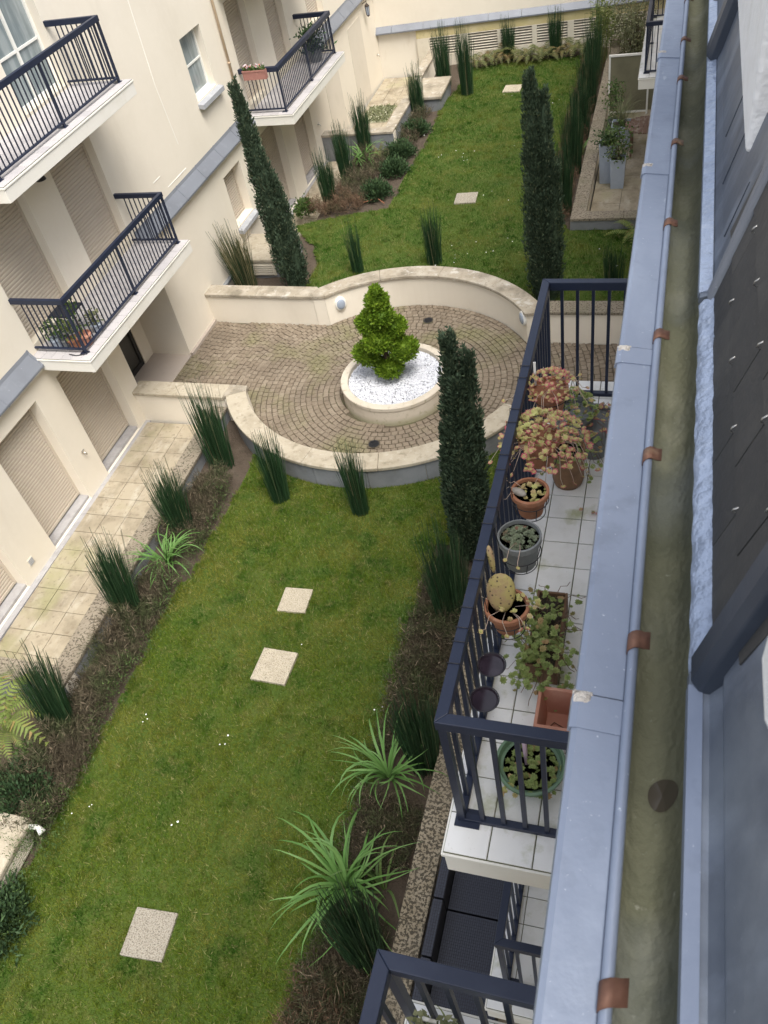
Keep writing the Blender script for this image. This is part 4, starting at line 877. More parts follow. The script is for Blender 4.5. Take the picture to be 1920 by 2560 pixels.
# ------------------------------------------------------------------ cypresses
def cypress(base, label, tips, R0, dens):
    """tips: (x offset, y offset, top z, share of the radius); one column made of many flame shaped tufts"""
    T = thing('cypress_tree', base, label, 'tree', 'columnar cypresses around the round court')
    base = Vector(base); H_ = max(p[2] for p in tips)
    MB().tube([base+Vector((0, 0, -.1)), base+Vector((0, 0, .5)), base+Vector((tips[0][0]*.5, tips[0][1]*.5, H_*.6))], [.07, .06, .03], 8).build('trunk', M['bark'], T, smooth=True)
    parts = []
    def prof(t): return (.62+.38*math.sin(min(1, t/.45)*math.pi/2))*max(0, 1-t)**.55*(1-.25*t)
    for (ox, oy, ztop, share) in tips:
        rad = R0*share; ntuft = int(dens*ztop*share)
        for i in range(ntuft):
            t = random.uniform(0, .96)**.9; th = random.uniform(0, 2*math.pi); rr = rad*prof(t)*random.uniform(.45, .92)
            hx = ox*(.35+.65*t); hy = oy*(.35+.65*t)
            c = np.array([base.x+hx+rr*math.cos(th), base.y+hy+rr*math.sin(th), .06+ztop*t]); L = random.uniform(.22, .5)*(1-.45*t); w_ = random.uniform(.035, .075)*(1-.35*t)
            n = int(26*L/.3); q = rng.uniform(0, 1, n); a = rng.uniform(0, 2*np.pi, n); r_ = w_*np.sin(np.pi*np.clip(q*.9+.1, 0, 1))**.7*rng.uniform(.5, 1, n)
            od = np.array([math.cos(th), math.sin(th), 0])
            P = c+np.stack([r_*np.cos(a), r_*np.sin(a), q*L], 1)+od*(q*L*.10)[:, None]
            D = np.stack([np.cos(a)*.4, np.sin(a)*.4, np.full(n, 1.0)], 1)+od*.25
            parts.append(sprays(P, D, .075, .026, .3, .25))
        ts = np.linspace(0, .95, 14); mb = MB().lathe([(rad*.60*prof(q), 0) for q in ts], 10); cv = np.array(mb.v); lev = np.repeat(ts, 10)
        cv[:, 0] += base.x+ox*(.35+.65*lev); cv[:, 1] += base.y+oy*(.35+.65*lev); cv[:, 2] = .06+ztop*lev
        parts.append((cv, np.array([f for f in mb.f if len(f) == 4])))
    obj('crown', np_mesh('crown', *join(parts)), M['cypress'], T)
cypress((-7.80, 15.55, 0), 'tall cypress leaning beside the cream facade and stone louvre box', [(-.24, -.1, 4.5, 1.0), (.06, -.03, 2.6, .8), (-.2, .05, 3.3, .7)], .42, 130)
cypress((-2.17, 15.15, 0), 'dark cypress with two close tips on the far lawn by the rail corner', [(-.22, 0, 4.4, .92), (.02, .05, 4.05, .85), (.2, 0, 2.8, .75), (-.15, -.05, 3.1, .8)], .44, 120)
cypress((-2.42, 8.15, 0), 'multi tipped cypress rising beside the potted balcony railing', [(.06, 0, 3.95, .9), (.27, .05, 3.65, .75), (.12, -.08, 3.3, .9), (-.12, .02, 2.5, .8)], .40, 150)

# ------------------------------------------------------------------ horsetail reeds
def reeds(base, h, rad, n, label, lean=(0, 0), m='reed', grp='horsetail reed clumps', spread=.11):
    a = rng.uniform(0, 2*np.pi, n); r_ = rad*np.sqrt(rng.uniform(0, 1, n))*rng.uniform(.8, 1.12, n); bx = base[0]+r_*np.cos(a)*.85; by = base[1]+r_*np.sin(a)*.75
    hh = h*np.where(rng.uniform(0, 1, n) < .8, rng.uniform(.62, .86, n), rng.uniform(.85, 1.1, n)); out = spread*rng.uniform(.3, 1.3, n); sx = np.cos(a)*out*r_/rad*h*.6+lean[0]*hh/h+rng.normal(0, .03, n); sy = np.sin(a)*out*r_/rad*h*.6+lean[1]*hh/h+rng.normal(0, .03, n)
    rs = np.where(rng.uniform(0, 1, n) < .8, .0062, .004)
    Vs = []; seg = [0, .35, .7, 1.0]
    for k, t in enumerate(seg):
        cx, cy, cz = bx+sx*t**1.3, by+sy*t**1.3, base[2]-.03+hh*t; q = rs*(1-.55*t)
        for j in range(3):
            w_ = 2*np.pi*j/3; Vs.append(np.stack([cx+q*np.cos(w_+a), cy+q*np.sin(w_+a), cz], 1))
    V = np.stack(Vs, 1).reshape(-1, 3); nv = 12; F = []
    for k in range(3):
        for j in range(3): F.append((k*3+j, k*3+(j+1) % 3, (k+1)*3+(j+1) % 3, (k+1)*3+j))
    F = (np.array(F)[None]+nv*np.arange(n)[:, None, None]).reshape(-1, 4)
    T = thing('reed_clump', base, label, 'reeds', grp)
    obj('stems', np_mesh('stems', V, F), M[m], T)
# near left bed
reeds((-7.36, 9.75, 0), 1.68, .27, 299, 'dark reed clump against the corner of the curved wall and terrace', (.06, .06))
reeds((-5.92, 9.02, 0), 1.50, .20, 247, 'reed clump on the lawn edge against the grey curved wall, beside bare soil', (.05, .03))
reeds((-4.41, 8.85, 0), 1.50, .17, 221, 'reed clump on the lawn before the middle of the grey curved wall')
reeds((-7.36, 8.05, 0), 1.50, .25, 312, 'reed clump beside the terrace parapet behind the strap leaved plant', (.05, .05))
reeds((-7.55, 6.35, 0), 1.58, .26, 325, 'reed clump beside the terrace parapet in front of the strap leaved plant', (.08, .1))
reeds((-7.6, 4.35, 0), 1.48, .27, 325, 'reed clump at the terrace corner next to the big fern', (.1, .16))
# right bed
reeds((-2.45, 6.95, 0), 1.85, .26, 364, 'tall reed clump in the right bed beside the near cypress')
reeds((-2.36, 4.7, 0), 1.48, .27, 364, 'reed clump in the right bed below the balcony corner')
reeds((-2.42, 2.32, 0), 1.85, .24, 364, 'reed clump growing through the large strap leaved plant by the parapet', (.03, .03))
# far garden
reeds((-9.25, 15.75, 0), 1.5, .30, 338, 'half dried straw coloured reed clump in front of the louvred stone box', (-.1, -.03), 'reed_dry', spread=.25)
reeds((-6.62, 16.3, 0), 1.25, .15, 117, 'thin reed clump on the far lawn between the leaning cypress and another clump')
reeds((-4.88, 16.65, 0), 1.32, .19, 195, 'reed clump standing alone on the far lawn behind the topiary')
reeds((-8.35, 19.6, 0), 1.40, .22, 286, 'reed clump in the far bed beside the patio paving')
reeds((-8.38, 21.2, 0), 1.42, .22, 273, 'reed clump in the far bed beside the pale strap leaved plant')
reeds((-8.15, 22.4, 0), 1.65, .20, 260, 'tall reed clump in front of the far terrace parapet and patterned mat')
reeds((-7.25, 25.0, 0), 1.45, .22, 286, 'reed clump in front of the square stone topped box')
reeds((-6.95, 27.3, 0), 1.72, .24, 299, 'reed clump in the corner bed below the louvred vents')
reeds((-6.05, 26.45, 0), 1.95, .22, 286, 'tall reed clump standing free on the lawn before the ferns')
reeds((-5.18, 29.1, 0), 1.25, .20, 221, 'reed clump among the ferns in front of the middle vents')
reeds((-3.7, 29.2, 0), 1.35, .20, 234, 'reed clump among the ferns in front of the last vents')
ORD = 'first second third fourth fifth sixth seventh eighth ninth tenth eleventh'.split()
for i, (y, h_) in enumerate(((18.85, 1.6), (20.9, 1.75), (22.9, 1.6), (24.6, 1.75), (26.6, 1.75))):
    reeds((-2.28+.05*math.sin(i*3), y, 0), h_, .24, 290, ORD[i]+' reed clump from the parapet corner in the row along speckled parapet', grp='reed row along the speckled parapet')
reeds((-.9, 15.85, 0), .85, .22, 143, 'short thin reed clump on the lawn beside the zinc gutter edge')

# ------------------------------------------------------------------ heather and ground cover
def heather(name, boxes, label, m='heather', dens=900, ln=.16, zb=0.0):
    P = []
    for (x0, x1, y0, y1) in boxes:
        n = int((x1-x0)*(y1-y0)*dens); x = rng.uniform(x0, x1, n); y = rng.uniform(y0, y1, n)
        hmp = np.array([.15+.34*max(0, .45+wob(a*2.2, b*2.2, 1.9)) for a, b in zip(x, y)])
        k = rng.uniform(0, 1, n) < np.clip(.35+hmp*3, 0, 1)
        P.append(np.stack([x, y, zb+hmp*rng.uniform(.1, 1, n)], 1)[k])
    P = np.concatenate(P); n = len(P); D = np.stack([rng.normal(0, .6, n), rng.normal(0, .6, n), np.full(n, .8)], 1)
    D[:, 2] = 1.1; Q = np.repeat(P, 2, 0)+rng.normal(0, .022, (2*n, 3)); a = sprays(Q, np.repeat(D, 2, 0), ln*.85, .0075, .5, .4); b = sprays(P+rng.normal(0, .02, P.shape), D, ln*.45, .014, .3, .7)
    return obj(name, np_mesh(name, *join([a, b])), M[m], label=label, cat='ground cover', kind='stuff')
heather('heather', [(-7.62, -6.92, 3.6, 7.0), (-7.62, -6.88, 7.6, 9.3), (-7.5, -6.85, 2.7, 4.2), (-8.7, -7.5, 2.9, 3.5)], 'brown wiry heather filling the bed beside the tiled terrace', dens=2600)
heather('heather', [(-3.05, -2.22, .2, 2.6), (-2.98, -2.22, 3.25, 4.1), (-3.0, -2.22, 4.7, 7.7)], 'brown heather filling the bed along the lichen spotted parapet', dens=2600)
heather('heather', [(-8.3, -7.35, 19.6, 22.3), (-7.35, -6.85, 22.8, 25.2)], 'brown heather in the far bed beside the patio', dens=1100)
heather('russet_heather', [(-2.72, -2.1, 18.3, 28.5)], 'russet heather under the reed row along the speckled parapet', 'heather_red', dens=900)
heather('russet_heather', [(-8.3, -7.4, 19.0, 19.6), (-8.7, -8.2, 18.9, 19.5), (-3.15, -2.5, .3, 2.0)], 'patches of russet heather at the tips of the beds', 'heather_red', dens=1600)
heather('weeds', [(-3.15, -2.9, 2.0, 7.2), (-6.95, -6.78, 3, 9), (-7.5, -6.9, 2.5, 3.2), (-7.0, -6.6, 1.0, 3.0)], 'low green weeds along the bed edges', 'green_leaf', dens=900, ln=.07)

# ------------------------------------------------------------------ small conifers and shrubs
def shrub(base, r_, h_, label, m='shrub', n=2600, ln=.085, wd=.03, name='pine_shrub', cat='shrub', grp=None):
    T = thing(name, base, label, cat, grp); d = rng.normal(size=(n, 3)); d[:, 2] = np.abs(d[:, 2]); d /= np.linalg.norm(d, axis=1)[:, None]
    lump = 1+.25*np.sin(d[:, 0]*8+base[0]*3)*np.sin(d[:, 1]*9+base[1]*5)
    P = np.array(base)+d*np.array([r_, r_, h_])*(rng.uniform(.45, 1.0, n)*lump)[:, None]
    obj('foliage', np_mesh('foliage', *sprays(P, d+np.array([0, 0, .7]), ln, wd, .3, .45)), M[m], T)
    MB().tube([Vector(base)+Vector((0, 0, -.05)), Vector(base)+Vector((0, 0, h_*.6))], [.02, .01], 5).build('stem', M['bark'], T)
shrub((-7.55, 3.2, 0), .52, .45, 'dark mounded pine shrub beside the ribbed stone box', n=4200)
shrub((-6.98, 1.7, 0), .50, .45, 'dark pine shrub in front of the ribbed stone box', n=4200)
shrub((-7.2, 20.0, 0), .42, .35, 'low dark conifer at the lawn edge of the far bed, nearest the cypress'.replace(', nearest the cypress', ' on the leaning cypress side'), n=3000)
shrub((-7.05, 21.3, 0), .40, .33, 'low dark conifer in the far bed between two others', n=3000)
shrub((-7.15, 22.35, 0), .45, .36, 'low dark conifer in the far bed below the terrace parapet corner', n=3000)
shrub((-7.05, 23.8, 0), .42, .33, 'low dark conifer in the far bed alongside the terrace parapet', n=3000)
shrub((-8.9, 19.15, 0), .28, .40, 'small leafy green bush at the tip of the far bed', 'green_leaf', 900, .07, .05, 'leafy_bush')
shrub((-2.75, 3.15, 0), .2, .22, 'small fresh green weed bush beside the lichen spotted parapet', 'green_leaf', 600, .05, .03, 'leafy_bush')
shrub((-7.7, 3.75, 0), .3, .3, 'light green feathery weed bush below the big fern', 'green_leaf', 700, .07, .03, 'leafy_bush')

# ------------------------------------------------------------------ strap leaved plants, ferns, bamboo
def strap(base, n, ln, wd, label, m='strap', zup=.9, T=None, name='strap_leaved_plant', lo=.55):
    mb = MB(); base = Vector(base)
    for i in range(n):
        yw = random.uniform(0, 2*math.pi); l = ln*random.uniform(lo, 1.2); k = 9; st = base+Vector((math.cos(yw), math.sin(yw), 0))*random.uniform(0, .07); el = R_(random.uniform(48, 86)); turn = random.gauss(0, .13); fall = random.uniform(.10, .34)/zup; p_ = st.copy(); vv = []; tw = random.uniform(-.5, .5); ww = wd*random.uniform(.65, 1.25)
        for j in range(k+1):
            t = j/k; o = Vector((math.cos(yw), math.sin(yw), 0)); s_ = Vector((-o.y, o.x, tw*t)).normalized(); w_ = ww*.5*(.5+.5*min(1, t*4))*(1-max(0, (t-.35)/.65)**1.6)
            vv += [p_-s_*w_, p_+s_*w_]
            p_ = p_+(o*math.cos(el)+Vector((0, 0, math.sin(el))))*(l/k); p_.z = max(p_.z, base.z-.10); el -= fall*(.5+1.1*t); yw += turn+random.gauss(0, .05)
            el = max(el, R_(-75))
        mb.add(vv, [(2*j, 2*j+1, 2*j+3, 2*j+2) for j in range(k)])
    T2 = T or thing(name, base, label, 'plant')
    me = bpy.data.meshes.new('leaves'); me.from_pydata(mb.v, [], mb.f); me.update(); obj('leaves', me, M[m], T2, smooth=True); return T2
strap((-7.25, 7.3, .12), 75, .75, .026, 'bright green strap leaved plant between two reed clumps by the terrace')
strap((-2.72, 4.35, .12), 46, .95, .030, 'pale green strap leaved plant below the balcony corner')
strap((-2.85, 2.95, .15), 58, 1.15, .032, 'large sprawling strap leaved plant among heather by the parapet')
strap((-2.45, 1.95+1.1, 0), 10, .8, .03, 'thin dark strap leaved tuft beside the lichen spotted parapet', 'green_leaf')
strap((-8.05, 21.75, .15), 54, .8, .032, 'pale strap leaved plant between two reed clumps in far bed')
strap((-2.15, 21.9, 0), 16, .5, .04, 'small green strap leaved plant at the foot of the speckled parapet')
def fern(base, n, ln, label, m='fern', lo=0, hi=2*math.pi, grp=None, zup=.75):
    T = thing('fern', base, label, 'fern', grp); base = Vector(base); mb = MB()
    for i in range(n):
        a = lo+(hi-lo)*(i+random.uniform(-.4, .4))/n; o = Vector((math.cos(a), math.sin(a), 0)); s_ = Vector((-o.y, o.x, 0)); l = ln*random.uniform(.7, 1.1); k = 17; up = zup*random.uniform(.6, 1.9); l *= random.uniform(.75, 1.1); pp = []
        for j in range(k+1):
            t = j/k; pp.append(base+o*l*t+Vector((0, 0, l*(up*1.7*t-up*1.6*t*t)+.03)))
        for j in range(1, k):
            t = j/k; w_ = l*.15*math.sin(math.pi*min(1, t*.93+.07))**.8; d_ = (pp[j+1]-pp[j]).normalized()
            for sg in (-1, 1):
                tip = pp[j]+s_*sg*w_+d_*w_*.35-Vector((0, 0, w_*.18)); e = d_*l/k*.42
                mb.add([pp[j]-e, pp[j]+e, tip+e*.35, tip-e*.15], [(0, 1, 2, 3)])
        mb.add([pp[0]-s_*.004, pp[0]+s_*.004]+[pp[-1]], [(0, 1, 2)])
    me = bpy.data.meshes.new('fronds'); me.from_pydata(mb.v, [], mb.f); me.update(); obj('fronds', me, M[m], T)
fern((-8.2, 4.05, 0.2), 20, .85, 'large yellow green fern at the end of the tiled terrace')
fern((-8.7, 3.5, 0.15), 14, .7, 'smaller fern in the shade beside the pine shrub bed')
for i in range(11):
    fern((-6.15+i*.335+random.uniform(-.06, .06), 28.75+.033*i+random.uniform(-.08, .1), 0), 13, .72, ORD[10-i]+' bronze fern counted from the bamboo in the row below the vents', 'fern_dark', grp='ferns below the louvred vents')
fern((-.55, 17.55, 0), 15, .62, 'green fern at the foot of the parapet beside the gutter', 'fern')
fern((-7.75, 22.3, .0), 12, .55, 'dark fern at the foot of the far terrace parapet', 'fern_dark')
# bamboo and grey shrub at the far right corner
T = thing('bamboo_plant', (-2.2, 28.2, 0), 'yellow green bamboo clump at the far corner of the lawn', 'bamboo')
mb = MB(); Pb = []
for i in range(22):
    x, y = -2.2+random.uniform(-.25, .25), 27.9+random.uniform(-.5, .5); h_ = random.uniform(1.3, 2.2); mb.tube([(x, y, 0), (x+random.uniform(-.15, .15), y, h_)], .009, 4)
    for k in range(40): Pb.append((x+random.uniform(-.16, .16), y+random.uniform(-.16, .16), random.uniform(.5, 1)*h_))
mb.build('canes', M['bamboo'], T); Pb = np.array(Pb); obj('leaves', np_mesh('leaves', *sprays(Pb, np.stack([rng.normal(0, 1, len(Pb)), rng.normal(0, 1, len(Pb)), np.full(len(Pb), -.1)], 1), .16, .028)), M['bamboo'], T)
T = thing('airy_shrub', (-1.15, 27.6, ZC), 'tall airy grey green shrub behind the framed glass screen', 'shrub'); mb = MB(); Pb = []
for i in range(26):
    a = random.uniform(0, 6.28); h_ = random.uniform(1.2, 2.9); sp = random.uniform(.1, .7); q = (-1.15+sp*math.cos(a), 27.6+sp*.7*math.sin(a), ZC+h_); mb.tube([(-1.15, 27.6, ZC), (-1.15+.3*sp*math.cos(a), 27.6+.3*sp*math.sin(a), ZC+h_*.5), q], [.012, .008, .003], 4)
    for k in range(90): t_ = random.uniform(.3, 1); Pb.append((-1.15+(q[0]+1.15)*t_+random.gauss(0, .10), 27.6+(q[1]-27.6)*t_+random.gauss(0, .10), ZC+h_*t_+random.gauss(0, .08)))
mb.build('branches', M['bark'], T); Pb = np.array(Pb); obj('foliage', np_mesh('foliage', *sprays(Pb, rng.normal(0, 1, Pb.shape)+np.array([0, 0, .5]), .10, .03)), M['grey_leaf'], T)
T = thing('airy_shrub', (-1.55, 28.8, ZC), 'pale yellowish bush against the end wall by the vents', 'shrub'); Pb = np.array([-1.6, 28.75, .75])+rng.normal(0, 1, (1800, 3))*np.array([.28, .2, .5]); obj('foliage', np_mesh('foliage', *sprays(Pb, rng.normal(0, 1, Pb.shape)+np.array([0, 0, .6]), .10, .035)), M['grey_leaf'], T); MB().tube([(-1.55, 28.8, ZC), (-1.6, 28.75, .7)], [.03, .01], 5).build('stem', M['bark'], T)

# ------------------------------------------------------------------ daisies
mb = MB()
for (px, py, n, sp) in ((990, 338, 8, .25), (600, 462, 3, .2), (985, 560, 8, .35), (1060, 535, 5, .3), (1100, 200, 5, .3), (1075, 420, 3, .3), (475, 1610, 3, .08), (190, 1745, 3, .08), (318, 1535, 3, .1), (640, 1390, 1, .05), (365, 1790, 2, .1), (1130, 300, 4, .4), (880, 300, 4, .4), (1200, 240, 5, .4), (820, 1530, 2, .08), (1310, 560, 3, .3)):
    c = at(px, py, .05)
    for k in range(n):
        x, y, r_ = c.x+random.gauss(0, sp), c.y+random.gauss(0, sp), random.uniform(.008, .015); mb.add([(x+r_*math.cos(j*math.pi/3), y+r_*math.sin(j*math.pi/3), .06+random.uniform(-.004, .006)) for j in range(6)], [(0, 1, 2, 3, 4, 5)])
mb.build('daisies', M['daisy'], kind='stuff', label='scattered white daisies in the lawn', cat='flowers')
MB().tube([(-7.45, 19.6, .03), (-7.1, 19.75, .06), (-6.85, 19.5, .04)], .012, 6).build('irrigation_hose', M['terracotta'], label='short curl of brown hose on the soil of the far bed', cat='hose')
ph = at(80, 1500+90, .03)
MB().tube([FL.p(18.0, .1, .55), FL.p(18.05, .28, .32), FL.p(18.1, .45, .12)], .012, 6).build('hose_pipe', M['hose'], label='thin dark pipe leaning from wall beside the leaning cypress', cat='pipe')
# leafy mat on the far terrace
p = at(818, 247, ZC+.02); T = thing('leafy_mat', (p.x, p.y, ZC), 'patterned leafy mat lying on the far terrace paving', 'mat'); MB().box(p.x-.42, p.x+.42, p.y-.6, p.y+.6, ZC+.001, ZC+.03).build('backing', M['mat_woven'], T)
Pm = np.stack([rng.uniform(p.x-.42, p.x+.42, 900), rng.uniform(p.y-.6, p.y+.6, 900), np.full(900, ZC+.03)], 1); obj('leaves', np_mesh('leaves', *sprays(Pm, rng.normal(0, 1, Pm.shape)*np.array([1, 1, .3])+np.array([0, 0, .4]), .09, .05)), M['grey_leaf'], T)
# variegated potted plant by the far wall
p = at(908, 130, ZC); T = thing('variegated_plant', (p.x, p.y, ZC), 'potted plant with big variegated leaves against the far wall', 'potted plant')
MB().lathe([(.13, 0), (.17, .28), (.15, .28), (.14, .24), (0, .24)], 18, (p.x, p.y, ZC)).build('pot', M['grey_pot'], T)
n = 46; Pv = np.stack([p.x+rng.normal(0, .08, n), p.y+rng.normal(0, .08, n), ZC+rng.uniform(.35, 1.35, n)], 1); obj('leaves', np_mesh('leaves', *sprays(Pv, np.stack([rng.normal(0, 1, n), rng.normal(-.3, 1, n), np.full(n, .5)], 1), .36, .15)), M['varieg'], T)
MB().tube([(p.x, p.y, ZC+.2), (p.x, p.y, ZC+1.3)], .015, 6).build('stem', M['bark'], T)

# ------------------------------------------------------------------ plants and boxes on the left balconies
def pot(base, r0, r1, h, m, parent, rim=.012, name='pot'):
    return MB().lathe([(0, 0), (r0, 0), (r0+(r1-r0)*.78, h*.78), (r1+rim*.2, h*.79), (r1+rim, h*.82), (r1+rim, h-.003), (r1+rim-.004, h), (r1-.004, h), (r1-.008, h*.86), (0, h*.86)], 28, base).build(name, M[m], parent, smooth=False)
def leafy(base, r_, h_, n, m, parent, ln=.08, wd=.045, name='foliage'):
    P = np.array(base)+rng.normal(0, 1, (n, 3))*np.array([r_, r_, 0])*.5+np.stack([np.zeros(n), np.zeros(n), rng.uniform(0, h_, n)], 1)
    obj(name, np_mesh(name, *sprays(P, rng.normal(0, 1, P.shape)+np.array([0, 0, .5]), ln, wd)), M[m], parent)
for i, (u, v, r_, h_, pm, fm, fh, lb) in enumerate(((9.66, .33, .10, .16, 'grey_planter', 'green_leaf', .30, 'dark leaved plant in a pale grey pot beside the wall end of balcony rail'), (9.66, .52, .09, .16, 'grey_pot', 'green_leaf', .34, 'bushy plant in a dark grey pot on balcony between two others'), (9.66, .70, .10, .17, 'terracotta', 'bamboo', .34, 'yellow leaved plant in an orange pot on the balcony end'), (9.74, .86, .12, .20, 'terracotta_pale', 'green_leaf', .62, 'tall thin plant in a pale terracotta pot at the balcony corner'), (10.12, .86, .09, .15, 'grey_planter', 'grey_leaf', .26, 'white flowering plant in a pale pot along the balcony front'))):
    b_ = FL.p(u, v, Z1+.001); T = thing('potted_plant', b_, lb, 'potted plant', 'potted plants on the balcony'); pot(b_, r_*.75, r_, h_, pm, T); MB().tube([b_+Vector((0, 0, h_*.7)), b_+Vector((.02, 0, h_+fh*.7))], .006, 5).build('stem', M['bark'], T); leafy(b_+Vector((0, 0, h_)), .12, fh, 110, fm, T, .07, .04)
b_ = FL.p(10.05, .45, Z1); T = thing('balcony_table', b_, 'small square dark table behind the balcony plants', 'table')
for a_, c_ in ((-.2, -.2), (.2, -.2), (-.2, .2), (.2, .2)): MB().tube([b_+Vector((a_, c_, 0)), b_+Vector((-a_ if False else a_, c_, .43))], .012, 6).build('leg', M['grey_pot'], T)
MB().box(-.22, .22, -.22, .22, .43, .455, Matrix.Translation(b_)).build('table_top', M['rattan_gap'], T, bevel=.008) 
cbl = FL.p(9.42, .75, Z1+.001); MB().tube([FL.p(9.42, .70, Z1+.02), FL.p(9.40, .85, Z1+.012), FL.p(9.44, .98, Z1+.015), FL.p(9.52, 1.04, Z1+.012)], .008, 6).build('black_cable', M['hose'], label='short black cable lying at the balcony corner', cat='cable')
fx = FL.p(19.05, .45, Z1+.97); T = thing('flower_box', fx+Vector((0, 0, -.1)), 'pink flower box with pansies hooked on the balcony end rail', 'flower box')
mm = Matrix.Translation(fx) @ Matrix.Rotation(FL.ang(), 4, 'Z'); q = MB(); q.box(-.16, -.06, -.27, .27, -.17, -.155, mm); q.box(-.17, -.155, -.28, .28, -.17, .03, mm); q.box(-.065, -.05, -.28, .28, -.17, .03, mm); q.box(-.17, -.05, -.285, -.27, -.17, .03, mm); q.box(-.17, -.05, .27, .285, -.17, .03, mm); q.box(-.18, -.165, -.29, .29, .0, .035, mm); q.build('box', M['pink_box'], T)
MB().box(-.155, -.065, -.27, .27, -.155, .0, mm).build('soil', M['pot_soil'], T)
Pf = np.array([tuple(mm @ Vector((random.uniform(-.16, -.05), random.uniform(-.27, .27), random.uniform(.0, .09)))) for k in range(320)]); obj('leaves', np_mesh('leaves', *sprays(Pf, rng.normal(0, 1, Pf.shape)+np.array([0, 0, .7]), .05, .03)), M['green_leaf'], T)
Pf = np.array([tuple(mm @ Vector((random.uniform(-.16, -.05), random.uniform(-.27, .27), random.uniform(.07, .13)))) for k in range(60)]); obj('blooms', np_mesh('blooms', *sprays(Pf, rng.normal(0, 1, Pf.shape)+np.array([0, 0, .7]), .05, .05)), M['flower'], T)
b_ = FL.p(22.3, .6, Z1+.001); T = thing('potted_plant', b_, 'big bushy dark plant in the corner of flower box balcony', 'potted plant'); pot(b_, .15, .2, .3, 'grey_pot', T); leafy(b_+Vector((0, 0, .25)), .3, .55, 600, 'shrub', T, .11, .05)

# ------------------------------------------------------------------ far right terrace: screen, planters, table
T = thing('glass_screen', (-1.3, 24.85, ZC), 'frosted glass privacy screen in a white frame on the far terrace', 'screen')
for x in (-1.74, -.72): MB().box(x, x+.045, 24.83, 24.875, ZC, 1.28).build('post', M['frame_white'], T)
MB().box(-1.74, .25, 24.828, 24.877, 1.28, 1.33).build('top_rail', M['frame_white'], T); MB().box(-1.694, -.721, 24.835, 24.87, ZC+.05, ZC+.1).build('bottom_rail', M['frame_white'], T)
for (a, b) in ((-1.693, -.722), (-.673, .25)): MB().box(a, b, 24.848, 24.858, ZC+.1, 1.279).build('pane', M['frosted'], T)
def tall_planter(px, py, w, h, label, kind):
    p = at(px, py, ZC); p.y += w/2; T = thing('tall_planter', (p.x, p.y, ZC), label, 'planter', 'pale grey planters on the far terrace'); q = MB()
    vv = []; k0 = .42*w; k1 = .5*w
    for (hw, z) in ((k0, 0), (k1, h), (k1-.02, h), (k1-.03, h-.06)): vv += [(p.x+sx*hw, p.y+sy*hw, ZC+z) for sx, sy in ((-1, -1), (1, -1), (1, 1), (-1, 1))]
    ff = [(3, 2, 1, 0)]+[(l*4+j, l*4+(j+1) % 4, (l+1)*4+(j+1) % 4, (l+1)*4+j) for l in range(3) for j in range(4)]; q.add(vv, ff).build('planter_body', M['grey_planter'], T)
    MB().box(p.x-k1+.03, p.x+k1-.03, p.y-k1+.03, p.y+k1-.03, ZC+h-.1, ZC+h-.06).build('soil', M['pot_soil'], T)
    top = Vector((p.x, p.y, ZC+h-.05))
    if kind == 'grass': strap(top, 130, .62, .008, None, 'green_leaf', 1.5, T); leafy(top, .3, .3, 400, 'shrub', T, .06, .04)
    elif kind == 'pampas': strap(top, 160, .85, .008, None, 'grey_leaf', 1.7, T)
    else: leafy(top, .34, .85, 420, 'green_leaf', T, .08, .045); leafy(top, .3, .5, 200, 'grey_leaf', T, .07, .04); MB().tube([top, top+Vector((0, 0, .7))], .01, 5).build('stem', M['bark'], T)
tall_planter(1310, 398, .40, .95, 'tall pale grey planter with arching grass beside the speckled parapet', 'grass')
tall_planter(1332, 409, .36, .72, 'shorter grey planter with flowering shrub in front of another planter', 'shrub')
tall_planter(1340, 320, .50, .55, 'wide grey planter with pale fountain grass next to the wooden table', 'pampas')
T = thing('potted_plant', (-1.5, 23.9, ZC), 'dark climbing plant at the foot of the glass screen', 'potted plant'); pot((-1.5, 23.9, ZC), .12, .16, .28, 'grey_pot', T); leafy((-1.5, 23.9, ZC+.25), .25, 1.0, 420, 'green_leaf', T)
tc = at(1392, 268, ZC+.73); tc.x = -.62; T = thing('wooden_table', (tc.x, tc.y, ZC), 'weathered round wooden table on the far terrace', 'table')
for k in range(9):
    x0 = -.5+k/9; x1 = x0+1/9-.008; xm = max(abs(x0), abs(x1)); hy = math.sqrt(max(.02, .27-xm*xm*.85)); MB().box(tc.x+x0, tc.x+x1, tc.y-hy, tc.y+hy, ZC+.70, ZC+.73).build('plank', M['teak'], T)
MB().box(tc.x-.42, tc.x+.42, tc.y-.04, tc.y+.04, ZC+.64, ZC+.698).build('apron', M['teak'], T)
for sx in (-.33, .33):
    for sy in (-.3, .3): MB().box(tc.x+sx-.025, tc.x+sx+.025, tc.y+sy-.025, tc.y+sy+.025, ZC, ZC+.698).build('leg', M['teak'], T)
for sx in (-.33, .33): MB().box(tc.x+sx-.02, tc.x+sx+.02, tc.y-.275, tc.y+.275, ZC+.12, ZC+.16).build('stretcher', M['teak'], T)

